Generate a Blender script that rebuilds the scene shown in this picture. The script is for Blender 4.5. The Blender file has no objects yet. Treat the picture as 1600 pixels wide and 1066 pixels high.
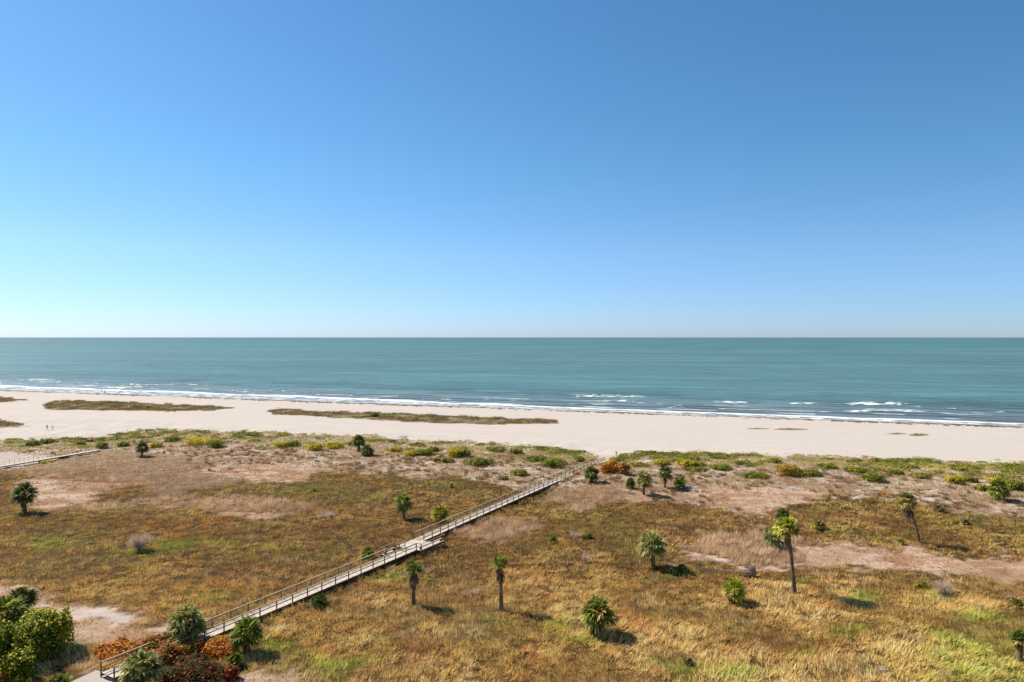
import bpy, math, random
import numpy as np
from math import radians, sin, cos, pi

SC = bpy.context.scene
COL = SC.collection
F, H, HV = 1100.0, 34.0, 527.0       # focal length in photo pixels, eye height, horizon row
SEA_Z = -1.2
SD = np.array([0.3337, 0.9427])      # offshore direction
ST = np.array([0.9427, -0.3337])     # along the shore
RNG = np.random.default_rng(7)

# ------------------------------------------------------------------ helpers
def s2l(c):
    c = np.asarray(c, float) / 255.0
    return np.where(c <= .04045, c / 12.92, ((c + .055) / 1.055) ** 2.4)

def _hash(ix, iy, seed):
    h = (ix.astype(np.int64) * 374761393 + iy.astype(np.int64) * 668265263 + seed * 974634777) & 0xFFFFFFFF
    h = ((h ^ (h >> 13)) * 1274126177) & 0xFFFFFFFF
    h = (h ^ (h >> 16)) & 0xFFFFFFFF
    return h / 4294967295.0

def vnoise(x, y, seed=0):
    ix, iy = np.floor(x), np.floor(y)
    fx, fy = x - ix, y - iy
    fx = fx * fx * (3 - 2 * fx); fy = fy * fy * (3 - 2 * fy)
    a, b = _hash(ix, iy, seed), _hash(ix + 1, iy, seed)
    c, d = _hash(ix, iy + 1, seed), _hash(ix + 1, iy + 1, seed)
    return (a * (1 - fx) + b * fx) * (1 - fy) + (c * (1 - fx) + d * fx) * fy

def fbm(x, y, seed=0, octs=4):
    s, a, t = 0, .5, 0
    for i in range(octs):
        s = s + a * vnoise(x * 2 ** i + 17.3 * i, y * 2 ** i - 9.1 * i, seed + i); t += a; a *= .55
    return s / t

def sstep(a, b, x):
    t = np.clip((x - a) / (b - a), 0, 1)
    return t * t * (3 - 2 * t)

def shore_s(x, y):                    # metres inland of the waterline
    return (350 - .354 * x - y) * .9427

def th(x, y):                         # terrain height
    x = np.asarray(x, float); y = np.asarray(y, float)
    s = shore_s(x, y)
    z = np.where(s < 0, SEA_Z + s * .03, np.where(s < 18, SEA_Z + s * .05, -.3 + (s - 18) * .0075))
    z = np.minimum(z, 0.0)
    z = np.maximum(z, -7)
    dune = sstep(100, 122, s) * (1 - sstep(150, 186, s))
    z = z + dune * (.35 + 1.1 * fbm(x / 14, y / 14, 3, 3) * 1.0 + .5 * (fbm(x / 4, y / 4, 5, 3) - .5))
    marsh = sstep(120, 170, s)
    z = z + marsh * .5 * (fbm(x / 22, y / 22, 11, 2) - .5) + sstep(20, 60, s) * .12 * (fbm(x / 9, y / 9, 13, 2) - .5)
    z = z + marsh * .4 * (fbm(x / 1.7, y / 1.7, 17, 2) - .5)
    return z

def pix(x, y, z):                     # where a world point stands in the photograph
    y = np.maximum(y, 5.0)
    return 800 + F * x / y, HV + F * (H - z) / y

def G(px, py, z=None):                # photo pixel -> point on the terrain
    zz = 0.0 if z is None else z
    for _ in range(8):
        Y = F * (H - zz) / (py - HV); X = (px - 800) * Y / F
        if z is not None: break
        zz = float(th(X, Y))
    return np.array([X, Y, zz])

def tag(o, label=None, cat=None, group=None, kind=None):
    if label: o['label'] = label
    if cat: o['category'] = cat
    if group: o['group'] = group
    if kind: o['kind'] = kind
    return o

def empty(name, loc=(0, 0, 0), rz=0):
    o = bpy.data.objects.new(name, None); COL.objects.link(o)
    o.location = loc; o.rotation_euler = (0, 0, rz); o.empty_display_size = .3
    return o

def mesh_obj(name, v, f, mat, parent=None, col=None, smooth=False, fcol=None):
    """v (N,3); f list/array of polys; col (N,3) linear point colours"""
    v = np.asarray(v, np.float32)
    me = bpy.data.meshes.new(name)
    if isinstance(f, np.ndarray):
        k = f.shape[1]; n = len(f)
        me.vertices.add(len(v)); me.vertices.foreach_set('co', v.ravel())
        me.loops.add(n * k); me.loops.foreach_set('vertex_index', f.astype(np.int32).ravel())
        me.polygons.add(n)
        me.polygons.foreach_set('loop_start', np.arange(0, n * k, k, dtype=np.int32))
        me.polygons.foreach_set('loop_total', np.full(n, k, np.int32))
        me.update(calc_edges=True)
    else:
        me.from_pydata(v.tolist(), [], f)
    if col is not None:
        a = me.color_attributes.new('Col', 'FLOAT_COLOR', 'POINT')
        c = np.ones((len(v), 4), np.float32); c[:, :3] = col
        a.data.foreach_set('color', c.ravel())
    me.polygons.foreach_set('use_smooth', np.full(len(me.polygons), smooth))
    me.materials.append(mat)
    o = bpy.data.objects.new(name, me); COL.objects.link(o)
    if parent: o.parent = parent
    return o

class MB:                              # collects vertices, faces and colours for one mesh
    def __init__(s): s.v, s.f, s.c = [], [], []
    def add(s, v, f, c):
        o = len(s.v); s.v += [tuple(p) for p in v]; s.f += [tuple(i + o for i in q) for q in f]
        c = np.asarray(c, float)
        s.c += [tuple(c)] * len(v) if c.ndim == 1 else [tuple(k) for k in c]
    def box(s, c, ax, ay, az, hx, hy, hz, col):
        c, ax, ay, az = map(lambda q: np.asarray(q, float), (c, ax, ay, az))
        v = [c + sx * hx * ax + sy * hy * ay + sz * hz * az for sz in (-1, 1) for sy in (-1, 1) for sx in (-1, 1)]
        s.add(v, [(0, 2, 3, 1), (4, 5, 7, 6), (0, 1, 5, 4), (2, 6, 7, 3), (0, 4, 6, 2), (1, 3, 7, 5)], col)
    def tube(s, pts, rad, col, n=6, cap=True):
        pts = np.asarray(pts, float); m = len(pts)
        rad = np.full(m, rad) if np.isscalar(rad) else np.asarray(rad)
        vs = []
        for i in range(m):
            d = pts[min(i + 1, m - 1)] - pts[max(i - 1, 0)]; d /= np.linalg.norm(d) + 1e-9
            u = np.cross(d, (0, 0, 1) if abs(d[2]) < .9 else (1, 0, 0)); u /= np.linalg.norm(u)
            w = np.cross(d, u)
            for k in range(n):
                a = 2 * pi * k / n
                vs.append(pts[i] + rad[i] * (cos(a) * u + sin(a) * w))
        fs = [(i * n + k, i * n + (k + 1) % n, (i + 1) * n + (k + 1) % n, (i + 1) * n + k) for i in range(m - 1) for k in range(n)]
        if cap: fs += [tuple(range(n))[::-1], tuple((m - 1) * n + k for k in range(n))]
        c = np.asarray(col, float)
        if c.ndim == 2: c = np.repeat(c, n, axis=0)
        s.add(vs, fs, c)
    def build(s, name, mat, parent=None, smooth=False):
        return mesh_obj(name, s.v, s.f, mat, parent, np.array(s.c), smooth)

# ------------------------------------------------------------------ materials
def new_mat(name):
    m = bpy.data.materials.new(name); m.use_nodes = True
    nt = m.node_tree; nt.nodes.clear()
    return m, nt, nt.nodes.new('ShaderNodeOutputMaterial')

def leaf_mat(name, trans=.35, rough=.6, spec=.2):
    m, nt, out = new_mat(name); N, L = nt.nodes.new, nt.links.new
    a = N('ShaderNodeAttribute'); a.attribute_name = 'Col'
    p = N('ShaderNodeBsdfPrincipled'); p.inputs['Roughness'].default_value = rough
    p.inputs['Specular IOR Level'].default_value = spec
    t = N('ShaderNodeBsdfTranslucent'); mx = N('ShaderNodeMixShader'); mx.inputs[0].default_value = trans
    L(a.outputs['Color'], p.inputs['Base Color']); L(a.outputs['Color'], t.inputs['Color'])
    L(p.outputs[0], mx.inputs[1]); L(t.outputs[0], mx.inputs[2]); L(mx.outputs[0], out.inputs[0])
    return m

def solid_mat(name, rough=.85, nscale=6, namp=.5, bump=.0, spec=.2):
    m, nt, out = new_mat(name); N, L = nt.nodes.new, nt.links.new
    a = N('ShaderNodeAttribute'); a.attribute_name = 'Col'
    tc = N('ShaderNodeTexCoord'); nz = N('ShaderNodeTexNoise'); nz.inputs['Scale'].default_value = nscale
    nz.inputs['Detail'].default_value = 6
    L(tc.outputs['Object'], nz.inputs['Vector'])
    mr = N('ShaderNodeMapRange'); mr.inputs[1].default_value = .3; mr.inputs[2].default_value = .7
    mr.inputs[3].default_value = 1 - namp / 2; mr.inputs[4].default_value = 1 + namp / 2
    L(nz.outputs['Fac'], mr.inputs[0])
    mul = N('ShaderNodeVectorMath'); mul.operation = 'SCALE'
    L(a.outputs['Color'], mul.inputs[0]); L(mr.outputs[0], mul.inputs['Scale'])
    p = N('ShaderNodeBsdfPrincipled'); p.inputs['Roughness'].default_value = rough
    p.inputs['Specular IOR Level'].default_value = spec
    L(mul.outputs[0], p.inputs['Base Color'])
    if bump:
        b = N('ShaderNodeBump'); b.inputs['Strength'].default_value = bump; b.inputs['Distance'].default_value = .05
        L(nz.outputs['Fac'], b.inputs['Height']); L(b.outputs[0], p.inputs['Normal'])
    L(p.outputs[0], out.inputs[0])
    return m

M_GRASS = leaf_mat('grass_blades', .22, .7, .1)
M_FROND = leaf_mat('palm_fronds', .42, .55, .15)
M_LEAF = leaf_mat('shrub_leaves', .42, .6, .15)
M_BARK = solid_mat('bark', .9, 9, .9, .6)
M_WOOD = solid_mat('weathered_wood', .8, 5, .35, .2)
M_DEAD = leaf_mat('bleached_wood', .55, .9, .05)
M_CLOTH = solid_mat('clothing', .9, 8, .2)
M_WEED = solid_mat('seaweed', .9, 3, .5)
M_CONC = solid_mat('concrete', .9, 2.5, .18, .2)

K = .50                               # display colour of a sunlit flat surface -> albedo
# ------------------------------------------------------------------ zones (traced in photo px, then fixed in the world)
def poly_sd(u, v, P):                 # + inside, px
    P = np.asarray(P, float); n = len(P)
    d = np.full(u.shape, 1e9); ins = np.zeros(u.shape, bool)
    for i in range(n):
        a, b = P[i], P[(i + 1) % n]; e = b - a
        wx, wy = u - a[0], v - a[1]
        t = np.clip((wx * e[0] + wy * e[1]) / (e @ e + 1e-9), 0, 1)
        d = np.minimum(d, (wx - t * e[0]) ** 2 + ((wy - t * e[1]) * 2.2) ** 2)
        c = ((a[1] <= v) & (b[1] > v)) | ((b[1] <= v) & (a[1] > v))
        xi = a[0] + (v - a[1]) / (e[1] if abs(e[1]) > 1e-9 else 1e-9) * e[0]
        ins ^= c & (u < xi)
    d = np.sqrt(d)
    return np.where(ins, d, -d)

FLATS = [
 [(45,742),(85,742),(137,752),(175,757),(235,760),(150,768),(146,783),(75,797),(40,788),(30,760)],
 [(232,788),(290,783),(300,794),(245,798)],
 [(340,804),(385,798),(450,800),(474,804),(440,812),(370,812)],
 [(300,736),(400,724),(480,728),(545,734),(482,740),(475,752),(400,753),(385,745)],
 [(632,741),(660,734),(682,742),(655,747)],
 [(1055,772),(1120,764),(1200,760),(1290,772),(1255,790),(1200,802),(1130,790),(1100,778)],
 [(1262,848),(1302,842),(1400,853),(1500,870),(1610,876),(1660,900),(1610,914),(1500,900),(1400,896),(1330,894),(1255,887),(1195,880),(1240,868)],
 [(1058,866),(1090,864),(1140,872),(1215,882),(1300,886),(1290,895),(1200,890),(1100,884),(1062,876)],
 [(-60,900),(0,903),(60,928),(120,945),(215,968),(262,985),(255,1004),(160,1004),(105,1012),(90,990),(95,960),(30,945),(-60,940)],
 [(150,1012),(175,1016),(150,1042),(120,1040)],
 [(385,1045),(440,1042),(470,1062),(440,1090),(380,1090)],
 [(975,772),(1015,768),(1060,778),(1010,783),(960,780)],
]
PALE = [   # whiter, bare sand inside the flats and dunes
 [(1090,872),(1125,870),(1190,880),(1240,885),(1295,888),(1230,890),(1130,882)],
 [(50,932),(100,950),(160,958),(210,975),(160,978),(95,962)],
 [(-60,704),(0,707),(55,709),(95,714),(60,722),(30,727),(-60,742)],
 [(925,722),(960,712),(1000,712),(985,717),(955,722),(935,728)],
 [(1000,718),(1020,714),(1022,722),(1004,722)],
]
REEDS = [
 [(-40,728),(60,735),(120,742),(180,746),(235,752),(285,765),(300,776),(290,783),(238,788),(190,800),(140,804),(80,803),(100,796),(170,788),(245,776),(240,768),(180,756),(90,745),(-40,738)],
 [(292,784),(350,777),(410,776),(478,785),(482,797),(440,802),(345,803),(296,795)],
 [(720,828),(760,812),(810,810),(836,824),(822,840),(790,851),(748,844)],
 [(1066,858),(1100,836),(1190,824),(1235,838),(1262,855),(1255,872),(1290,882),(1200,882),(1110,868)],
 [(868,768),(940,760),(985,772),(950,786),(905,796),(870,784)],
 [(840,778),(870,768),(900,790),(860,790)],
]
HEATHER = [ [(-40,722),(60,716),(150,706),(240,705),(330,722),(300,735),(385,745),(400,754),(330,762),(290,768),(240,752),(150,742),(60,735),(-40,728)] ]
GREENS = [(95,850,45,14),(215,865,40,8),(1525,1015,100,42),(1560,1055,130,30),(1450,940,40,8),(1530,955,60,10),(500,1035,60,22),
 (440,1010,35,14),(880,975,30,10),(905,992,60,9),(1070,1040,45,14),(1130,1062,80,12),(770,968,32,9),(980,828,32,6),(650,942,18,5),
 (120,1012,28,14),(1500,812,70,20),(1420,806,35,8),(620,900,60,6),(1350,930,35,10),(520,765,90,14),(600,880,40,6),(1540,800,30,10),
 (330,930,50,10),(690,760,60,10),(300,850,60,10),(1250,915,20,5),(1310,985,30,8),(1050,900,40,6),(1260,1027,25,6)]
TOP = np.array([(-400,733),(0,733),(300,737),(390,752),(475,750),(485,733),(640,742),(690,742),(760,752),(800,762),(850,766),(900,772),(960,780),(1000,782),(1060,782),(1110,790),(1190,803),(1230,790),(1262,776),(1400,772),(1450,785),(1540,800),(1600,815),(1900,850)], float)
BEACHVEG = [
 [(66,633),(85,626),(160,627),(250,631),(372,637),(340,641),(260,643),(140,641),(75,640)],
 [(413,641),(440,638),(500,643),(600,645),(750,652),(870,656),(874,662),(780,664),(700,662),(640,659),(560,655),(430,648)],
 [(-80,617),(0,620),(48,626),(0,629),(-80,626)],
 [(-120,653),(0,657),(38,662),(28,668),(0,669),(-120,668)],
]
DEBRIS = [(1185,670,18,1),(1235,671,28,1.2),(1400,678,14,1),(1435,680,14,1.8)]

def zone_masks(x, y):
    z = th(x, y); u, v = pix(x, y, z); s = shore_s(x, y)
    w = (v - HV) / 300.0
    n1 = (fbm(x / 5, y / 5, 21, 4) - .5); n2 = (fbm(x / 5, y / 5, 31, 4) - .5)
    n3 = (fbm(x / 1.3, y / 1.3, 25, 3) - .5); n4 = (fbm(x / 1.3, y / 1.3, 35, 3) - .5)
    uu = u + (n1 * 75 + n3 * 45) * w; vv = v + (n2 * 24 + n4 * 16) * w
    m = {}
    top = np.interp(uu, TOP[:, 0], TOP[:, 1])
    land = sstep(108, 116, s + 14 * (fbm(x / 11, y / 11, 41, 3) - .5))
    # the line where the dune plants start, traced
    edge = np.interp(u, [-200, 0, 150, 220, 400, 600, 800, 900, 950, 1000, 1200, 1600, 1900], [690, 687, 683, 671, 674, 683, 694, 703, 716, 705, 711, 724, 735])
    land = sstep(-1.0, 2.5, vv - edge) * (s > 60)
    marsh = sstep(-2, 3, vv - top)
    def un(L, soft=4):
        r = np.zeros(u.shape)
        for P in L: r = np.maximum(r, sstep(-soft * .6, soft, poly_sd(uu, vv, P)))
        return r
    m['flat'] = un(FLATS, 9); m['pale'] = un(PALE, 6); m['reed'] = un(REEDS, 5); m['heather'] = un(HEATHER, 8)
    g = np.zeros(u.shape)
    for cx, cy, rx, ry in GREENS:
        g = np.maximum(g, np.exp(-(((u + n1 * 60 * w - cx) / rx) ** 2 + ((v + n2 * 30 * w - cy) / ry) ** 2)))
    m['green'] = np.clip(g * np.where(v < 835, .4, 1) * (.2 + 1.6 * fbm(x / 3, y / 3, 51, 3)), 0, 1)
    bv = np.zeros(u.shape)
    for P in BEACHVEG: bv = np.maximum(bv, sstep(-1, 2.0, poly_sd(u + n1 * 12, v + n2 * 4, P)))
    for cx, cy, rx, ry in DEBRIS: bv = np.maximum(bv, .8 * ((((u - cx) / rx) ** 2 + ((v - cy) / ry) ** 2) < 1))
    m['beachveg'] = bv
    m['land'] = land; m['marsh'] = marsh; m['u'] = u; m['v'] = v; m['s'] = s; m['z'] = z
    return m

def mixc(c, d, t): return c * (1 - t[:, None]) + np.asarray(d) * t[:, None]

C_SAND = s2l((239,227,217)) * .535
def ground_color(x, y, m):
    n = len(x)
    fine = fbm(x / 1.2, y / 1.2, 61, 4); mid = fbm(x / 8, y / 8, 71, 4)
    c = np.tile(C_SAND, (n, 1))
    c *= (.93 + .12 * fbm((x * ST[0] + y * ST[1]) / 30, (x * SD[0] + y * SD[1]) / 2.5, 81, 4))[:, None]
    wet = 1 - sstep(2, 9, m['s'] + 4 * (fbm(x / 15, y / 15, 87, 3) - .5))
    c = mixc(c, s2l((203,192,182)) * K, wet * .9)
    dune = mixc(np.tile(s2l((220,194,168)) * K, (n, 1)), s2l((180,150,120)) * K, sstep(.35, .65, fine * .5 + mid * .5))
    dune = mixc(dune, s2l((235,220,208)) * K, sstep(.58, .66, fbm(x / 4, y / 2.5, 91, 4)) * .9)
    c = mixc(c, dune, m['land'])
    marsh = mixc(np.tile(s2l((104,78,42)) * K, (n, 1)), s2l((78,56,30)) * K, sstep(.3, .7, fine))  # soil under the grass darkened: shade of the pits put into its colour
    marsh = mixc(marsh, s2l((160,128,72)) * K, sstep(860, 1000, m['v']) * .2)
    c = mixc(c, marsh, m['marsh'] * m['land'])
    c = mixc(c, s2l((172,142,112)) * K, m['heather'] * .8)
    flat = mixc(np.tile(s2l((214,180,150)) * K, (n, 1)), s2l((196,154,122)) * K, sstep(.4, .6, mid))
    flat = mixc(flat, s2l((238,210,188)) * K, sstep(.5, .62, fbm(x / 5, y / 2, 101, 4)) * .8)
    c = mixc(c, flat, m['flat'])
    c = mixc(c, s2l((160,130,100)) * K, m['reed'] * .9)
    c = mixc(c, s2l((232,214,203)) * K * (1), m['pale'] * sstep(.25, .5, fine + .15))
    c = mixc(c, s2l((110,112,44)) * K, m['green'] * m['marsh'] * .8)
    c = mixc(c, s2l((150,130,90)) * K, m['beachveg'] * .8)
    return c

# ------------------------------------------------------------------ ground
def build_ground():
    xs = np.concatenate([[-90000, -9000, -3000, -1500, -900, -600, -450, -380], np.arange(-335, 300, .8), [340, 400, 600, 900, 1500, 3000, 9000, 90000]])
    ys = np.concatenate([[-90000, -4000, -1200, -400, -100, 0, 30, 50], np.arange(58, 262, .55), np.arange(262, 480, 1.1), [520, 600, 900]])
    X, Y = np.meshgrid(xs, ys); x, y = X.ravel(), Y.ravel()
    m = zone_masks(x, y); z = m['z']
    c = ground_color(x, y, m)
    nx, ny = len(xs), len(ys)
    i = (np.arange(ny - 1)[:, None] * nx + np.arange(nx - 1)[None]).ravel()
    f = np.stack([i, i + 1, i + nx + 1, i + nx], 1)
    mat, nt, out = new_mat('ground_soil_sand'); N, L = nt.nodes.new, nt.links.new
    a = N('ShaderNodeAttribute'); a.attribute_name = 'Col'
    tc = N('ShaderNodeTexCoord')
    nz = N('ShaderNodeTexNoise'); nz.inputs['Scale'].default_value = 1.3; nz.inputs['Detail'].default_value = 8
    L(tc.outputs['Object'], nz.inputs['Vector'])
    mr = N('ShaderNodeMapRange'); mr.inputs[1].default_value = .3; mr.inputs[2].default_value = .7
    mr.inputs[3].default_value = .93; mr.inputs[4].default_value = 1.07
    L(nz.outputs['Fac'], mr.inputs[0])
    mul = N('ShaderNodeVectorMath'); mul.operation = 'SCALE'
    L(a.outputs['Color'], mul.inputs[0]); L(mr.outputs[0], mul.inputs['Scale'])
    p = N('ShaderNodeBsdfPrincipled'); p.inputs['Roughness'].default_value = .95; p.inputs['Specular IOR Level'].default_value = .1
    b = N('ShaderNodeBump'); b.inputs['Strength'].default_value = .35; b.inputs['Distance'].default_value = .12
    L(nz.outputs['Fac'], b.inputs['Height']); L(b.outputs[0], p.inputs['Normal'])
    L(mul.outputs[0], p.inputs['Base Color']); L(p.outputs[0], out.inputs[0])
    o = mesh_obj('ground', np.stack([x, y, z], 1), f, mat, None, c, True)
    tag(o, 'sandy ground of beach, low dunes and marsh flats', kind='structure')

# ------------------------------------------------------------------ sea
BREAK = [  # breaking crests, photo px: centre u, v, half width, strength
 (950,620.5,62,1.0),(965,627.5,30,1.0),(1140,629.5,28,1.0),(1256,631.2,26,1.0),(1365,632.2,58,1.3),(1385,643.5,66,1.1),(1487,639.5,8,.9),
 (1560,645,14,.5),(905,617,20,.5),(60,594.5,38,.8),(75,598,20,.7),(430,605.5,40,.35),(540,609.5,45,.4),(1470,646,20,.6),(830,616,26,.35),(1430,636,10,.6),(1060,638,22,.6)]
def build_sea():
    so = np.concatenate([np.arange(-14, 60, .7), np.arange(60, 160, 1.4), np.arange(160, 420, 5), [460, 520, 600, 750, 1000, 1500, 2500, 5000, 10000, 20000, 45000, 90000]])
    tt = np.concatenate([[-90000, -20000, -5000, -2000, -1200, -800], np.arange(-640, 420, 1.8), [500, 800, 1500, 4000, 20000, 90000]])
    T, S = np.meshgrid(tt, so)
    p0 = np.array([0, 350.0])
    X = p0[0] + T * ST[0] + S * SD[0]; Y = p0[1] + T * ST[1] + S * SD[1]
    x, y, t, s = X.ravel(), Y.ravel(), T.ravel(), S.ravel()
    ph = s + 5 * (fbm(t / 60, s / 60, 201, 2) - .5) * 2
    amp = sstep(4, 14, s) * (1 - sstep(90, 190, s))
    loc = sstep(.35, .65, fbm(t / 45, s / 12, 211, 2))
    k = (ph / 11.0) % 1.0
    crest = np.exp(-((k - .5) / .16) ** 2); loc = .25 + .75 * loc
    z = SEA_Z + .5 * amp * crest * loc + .1 * amp * (fbm(t / 6, s / 2, 221, 3) - .5)
    u, v = pix(x, y, np.full(x.shape, SEA_Z))
    # foam
    edge = 2.5 * (fbm(t / 14, t * 0, 231, 3) - .5) * 2
    wide = np.interp(t, [-450, -150, 0, 100, 300], [34, 28, 15, 12, 12]) * (.8 + .4 * fbm(t / 40, t * 0, 233, 3))
    swash = sstep(-6, -2, s - edge) * (1 - sstep(.75, 1.0, (s - edge) / wide))
    lace = fbm(t / 3.0, s / 1.1, 241, 4)
    lines = np.maximum(np.exp(-((s - edge * .6 - wide * .8) / (1.3 + wide * .07)) ** 2) * (.75 + .8 * sstep(.35, .65, fbm(t / 16, t * 0, 237, 3))), np.exp(-((s - edge + .5) / .9) ** 2) * .45)
    foam = np.clip(swash * (.12 + .95 * sstep(.4, .6, lace)) * .7 + lines * (.55 + .7 * lace), 0, 1.2)
    foam = np.maximum(foam, .95 * np.exp(-((k - .5) / .1) ** 2) * sstep(.56, .66, fbm(t / 13, s / 9, 245, 3)) * sstep(10, 16, s) * (1 - sstep(45, 70, s)) * (.5 + .8 * lace))
    for cu, cv, hw, st in BREAK:
        wv = 1.0 + .012 * hw
        wob = (fbm(u / 12, u * 0 + cv, 251, 3) - .5) * 3
        d = v - cv - wob * .5
        prof = np.where(d > 0, np.exp(-(d / .9) ** 2), np.exp(-(np.abs(d) / (wv * 2.2)) ** 1.2) * .75)
        g = np.exp(-np.abs((u - cu) / hw) ** 4) * prof
        foam = np.maximum(foam, st * g * (.15 + 1.15 * sstep(.38, .6, fbm(t / 2.2, s / 1.5, 243, 4))))
        z = z + .5 * np.exp(-((u - cu) / hw) ** 2) * np.exp(-((v - cv) / 1.3) ** 2)
    # extra little white lines
    z = np.where(s < 2, SEA_Z - .02 + 0 * z, z)
    # water colour
    deep = sstep(60, 900, s)
    c = np.tile(np.array(WATER_NEAR), (len(x), 1))
    c = mixc(c, WATER_MID, sstep(18, 110, s + 30 * (fbm(t / 80, s / 30, 261, 2) - .5)))
    c = mixc(c, WATER_FAR, sstep(250, 4000, s))
    c = c * (.86 + .28 * fbm(t / 120, s / 25, 271, 4) * 1.0)[:, None]
    dark = amp * loc * np.exp(-((k - .36) / .1) ** 2)
    c = mixc(c, np.array(WATER_SHADE), dark * .8)       # shade on the landward wave faces, painted into the water colour
    nx, ny = len(tt), len(so)
    i = (np.arange(ny - 1)[:, None] * nx + np.arange(nx - 1)[None]).ravel()
    f = np.stack([i, i + 1, i + nx + 1, i + nx], 1)
    mat, nt, out = new_mat('sea_water'); N, L = nt.nodes.new, nt.links.new
    a = N('ShaderNodeAttribute'); a.attribute_name = 'Col'
    fa = N('ShaderNodeAttribute'); fa.attribute_name = 'Foam'
    tc = N('ShaderNodeTexCoord'); mp = N('ShaderNodeMapping'); mp.vector_type = 'TEXTURE'
    mp.inputs['Rotation'].default_value = (0, 0, math.atan2(ST[1], ST[0])); mp.inputs['Scale'].default_value = (9, 2.2, 1)
    L(tc.outputs['Object'], mp.inputs['Vector'])
    nz = N('ShaderNodeTexNoise'); nz.inputs['Scale'].default_value = 1.0; nz.inputs['Detail'].default_value = 5; nz.inputs['Roughness'].default_value = .6
    L(mp.outputs[0], nz.inputs['Vector'])
    mp2 = N('ShaderNodeMapping'); mp2.vector_type = 'TEXTURE'
    mp2.inputs['Rotation'].default_value = (0, 0, math.atan2(ST[1], ST[0]) + .12); mp2.inputs['Scale'].default_value = (60, 11, 1)
    L(tc.outputs['Object'], mp2.inputs['Vector'])
    nz2 = N('ShaderNodeTexNoise'); nz2.inputs['Scale'].default_value = 1.0; nz2.inputs['Detail'].default_value = 6; nz2.inputs['Roughness'].default_value = .65
    L(mp2.outputs[0], nz2.inputs['Vector'])
    ad = N('ShaderNodeMath'); ad.operation = 'ADD'; L(nz.outputs['Fac'], ad.inputs[0])
    m3 = N('ShaderNodeMath'); m3.operation = 'MULTIPLY'; m3.inputs[1].default_value = 3.0
    L(nz2.outputs['Fac'], m3.inputs[0]); L(m3.outputs[0], ad.inputs[1])
    b = N('ShaderNodeBump'); b.inputs['Strength'].default_value = .85; b.inputs['Distance'].default_value = .45
    L(ad.outputs[0], b.inputs['Height'])
    mp4 = N('ShaderNodeMapping'); mp4.vector_type = 'TEXTURE'
    mp4.inputs['Rotation'].default_value = (0, 0, math.atan2(ST[1], ST[0]) + .2); mp4.inputs['Scale'].default_value = (900, 130, 1)
    L(tc.outputs['Object'], mp4.inputs['Vector'])
    nz4 = N('ShaderNodeTexNoise'); nz4.inputs['Scale'].default_value = 1.0; nz4.inputs['Detail'].default_value = 7; nz4.inputs['Roughness'].default_value = .7
    L(mp4.outputs[0], nz4.inputs['Vector'])
    a2 = N('ShaderNodeMath'); a2.operation = 'ADD'; L(nz2.outputs['Fac'], a2.inputs[0]); L(nz4.outputs['Fac'], a2.inputs[1])
    a3 = N('ShaderNodeMath'); a3.operation = 'ADD'; L(nz.outputs['Fac'], a3.inputs[0]); L(a2.outputs[0], a3.inputs[1])
    mrs = N('ShaderNodeMapRange'); mrs.inputs[1].default_value = 1.15; mrs.inputs[2].default_value = 1.85; mrs.inputs[3].default_value = .55; mrs.inputs[4].default_value = 1.45
    L(a3.outputs[0], mrs.inputs[0])
    vs_ = N('ShaderNodeVectorMath'); vs_.operation = 'SCALE'; L(a.outputs['Color'], vs_.inputs[0]); L(mrs.outputs[0], vs_.inputs['Scale'])
    df = N('ShaderNodeBsdfDiffuse'); gl = N('ShaderNodeBsdfGlossy'); gl.inputs['Roughness'].default_value = .24
    L(vs_.outputs[0], df.inputs['Color']); L(b.outputs[0], df.inputs['Normal']); L(b.outputs[0], gl.inputs['Normal'])
    mx = N('ShaderNodeMixShader'); mx.inputs[0].default_value = WATER_REFL
    L(df.outputs[0], mx.inputs[1]); L(gl.outputs[0], mx.inputs[2])
    fo = N('ShaderNodeBsdfDiffuse'); fo.inputs['Color'].default_value = (.80, .82, .84, 1)
    nf = N('ShaderNodeTexNoise'); nf.inputs['Scale'].default_value = 1.6; nf.inputs['Detail'].default_value = 6
    mpf = N('ShaderNodeMapping'); mpf.vector_type = 'TEXTURE'; mpf.inputs['Rotation'].default_value = (0, 0, math.atan2(ST[1], ST[0])); mpf.inputs['Scale'].default_value = (4, 1.2, 1)
    L(tc.outputs['Object'], mpf.inputs['Vector']); L(mpf.outputs[0], nf.inputs['Vector'])
    sub = N('ShaderNodeMath'); sub.operation = 'SUBTRACT'; L(fa.outputs['Fac'], sub.inputs[0])
    mm = N('ShaderNodeMath'); mm.operation = 'MULTIPLY'; mm.inputs[1].default_value = .6; L(nf.outputs['Fac'], mm.inputs[0]); L(mm.outputs[0], sub.inputs[1])
    mr = N('ShaderNodeMapRange'); mr.inputs[1].default_value = 0.0; mr.inputs[2].default_value = .6; mr.inputs[4].default_value = .88; L(sub.outputs[0], mr.inputs[0])
    m2 = N('ShaderNodeMixShader'); L(mr.outputs[0], m2.inputs[0]); L(mx.outputs[0], m2.inputs[1]); L(fo.outputs[0], m2.inputs[2])
    L(m2.outputs[0], out.inputs[0])
    o = mesh_obj('sea', np.stack([x, y, z], 1), f, mat, None, c, True)
    at = o.data.attributes.new('Foam', 'FLOAT', 'POINT'); at.data.foreach_set('value', foam.astype(np.float32))
    tag(o, 'green-blue sea with small breakers along the beach', kind='structure')
WATER_NEAR, WATER_MID, WATER_FAR, WATER_SHADE = (.15,.205,.225), (.074,.165,.166), (.056,.148,.152), (.05,.065,.06)
WATER_REFL = .23

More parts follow.
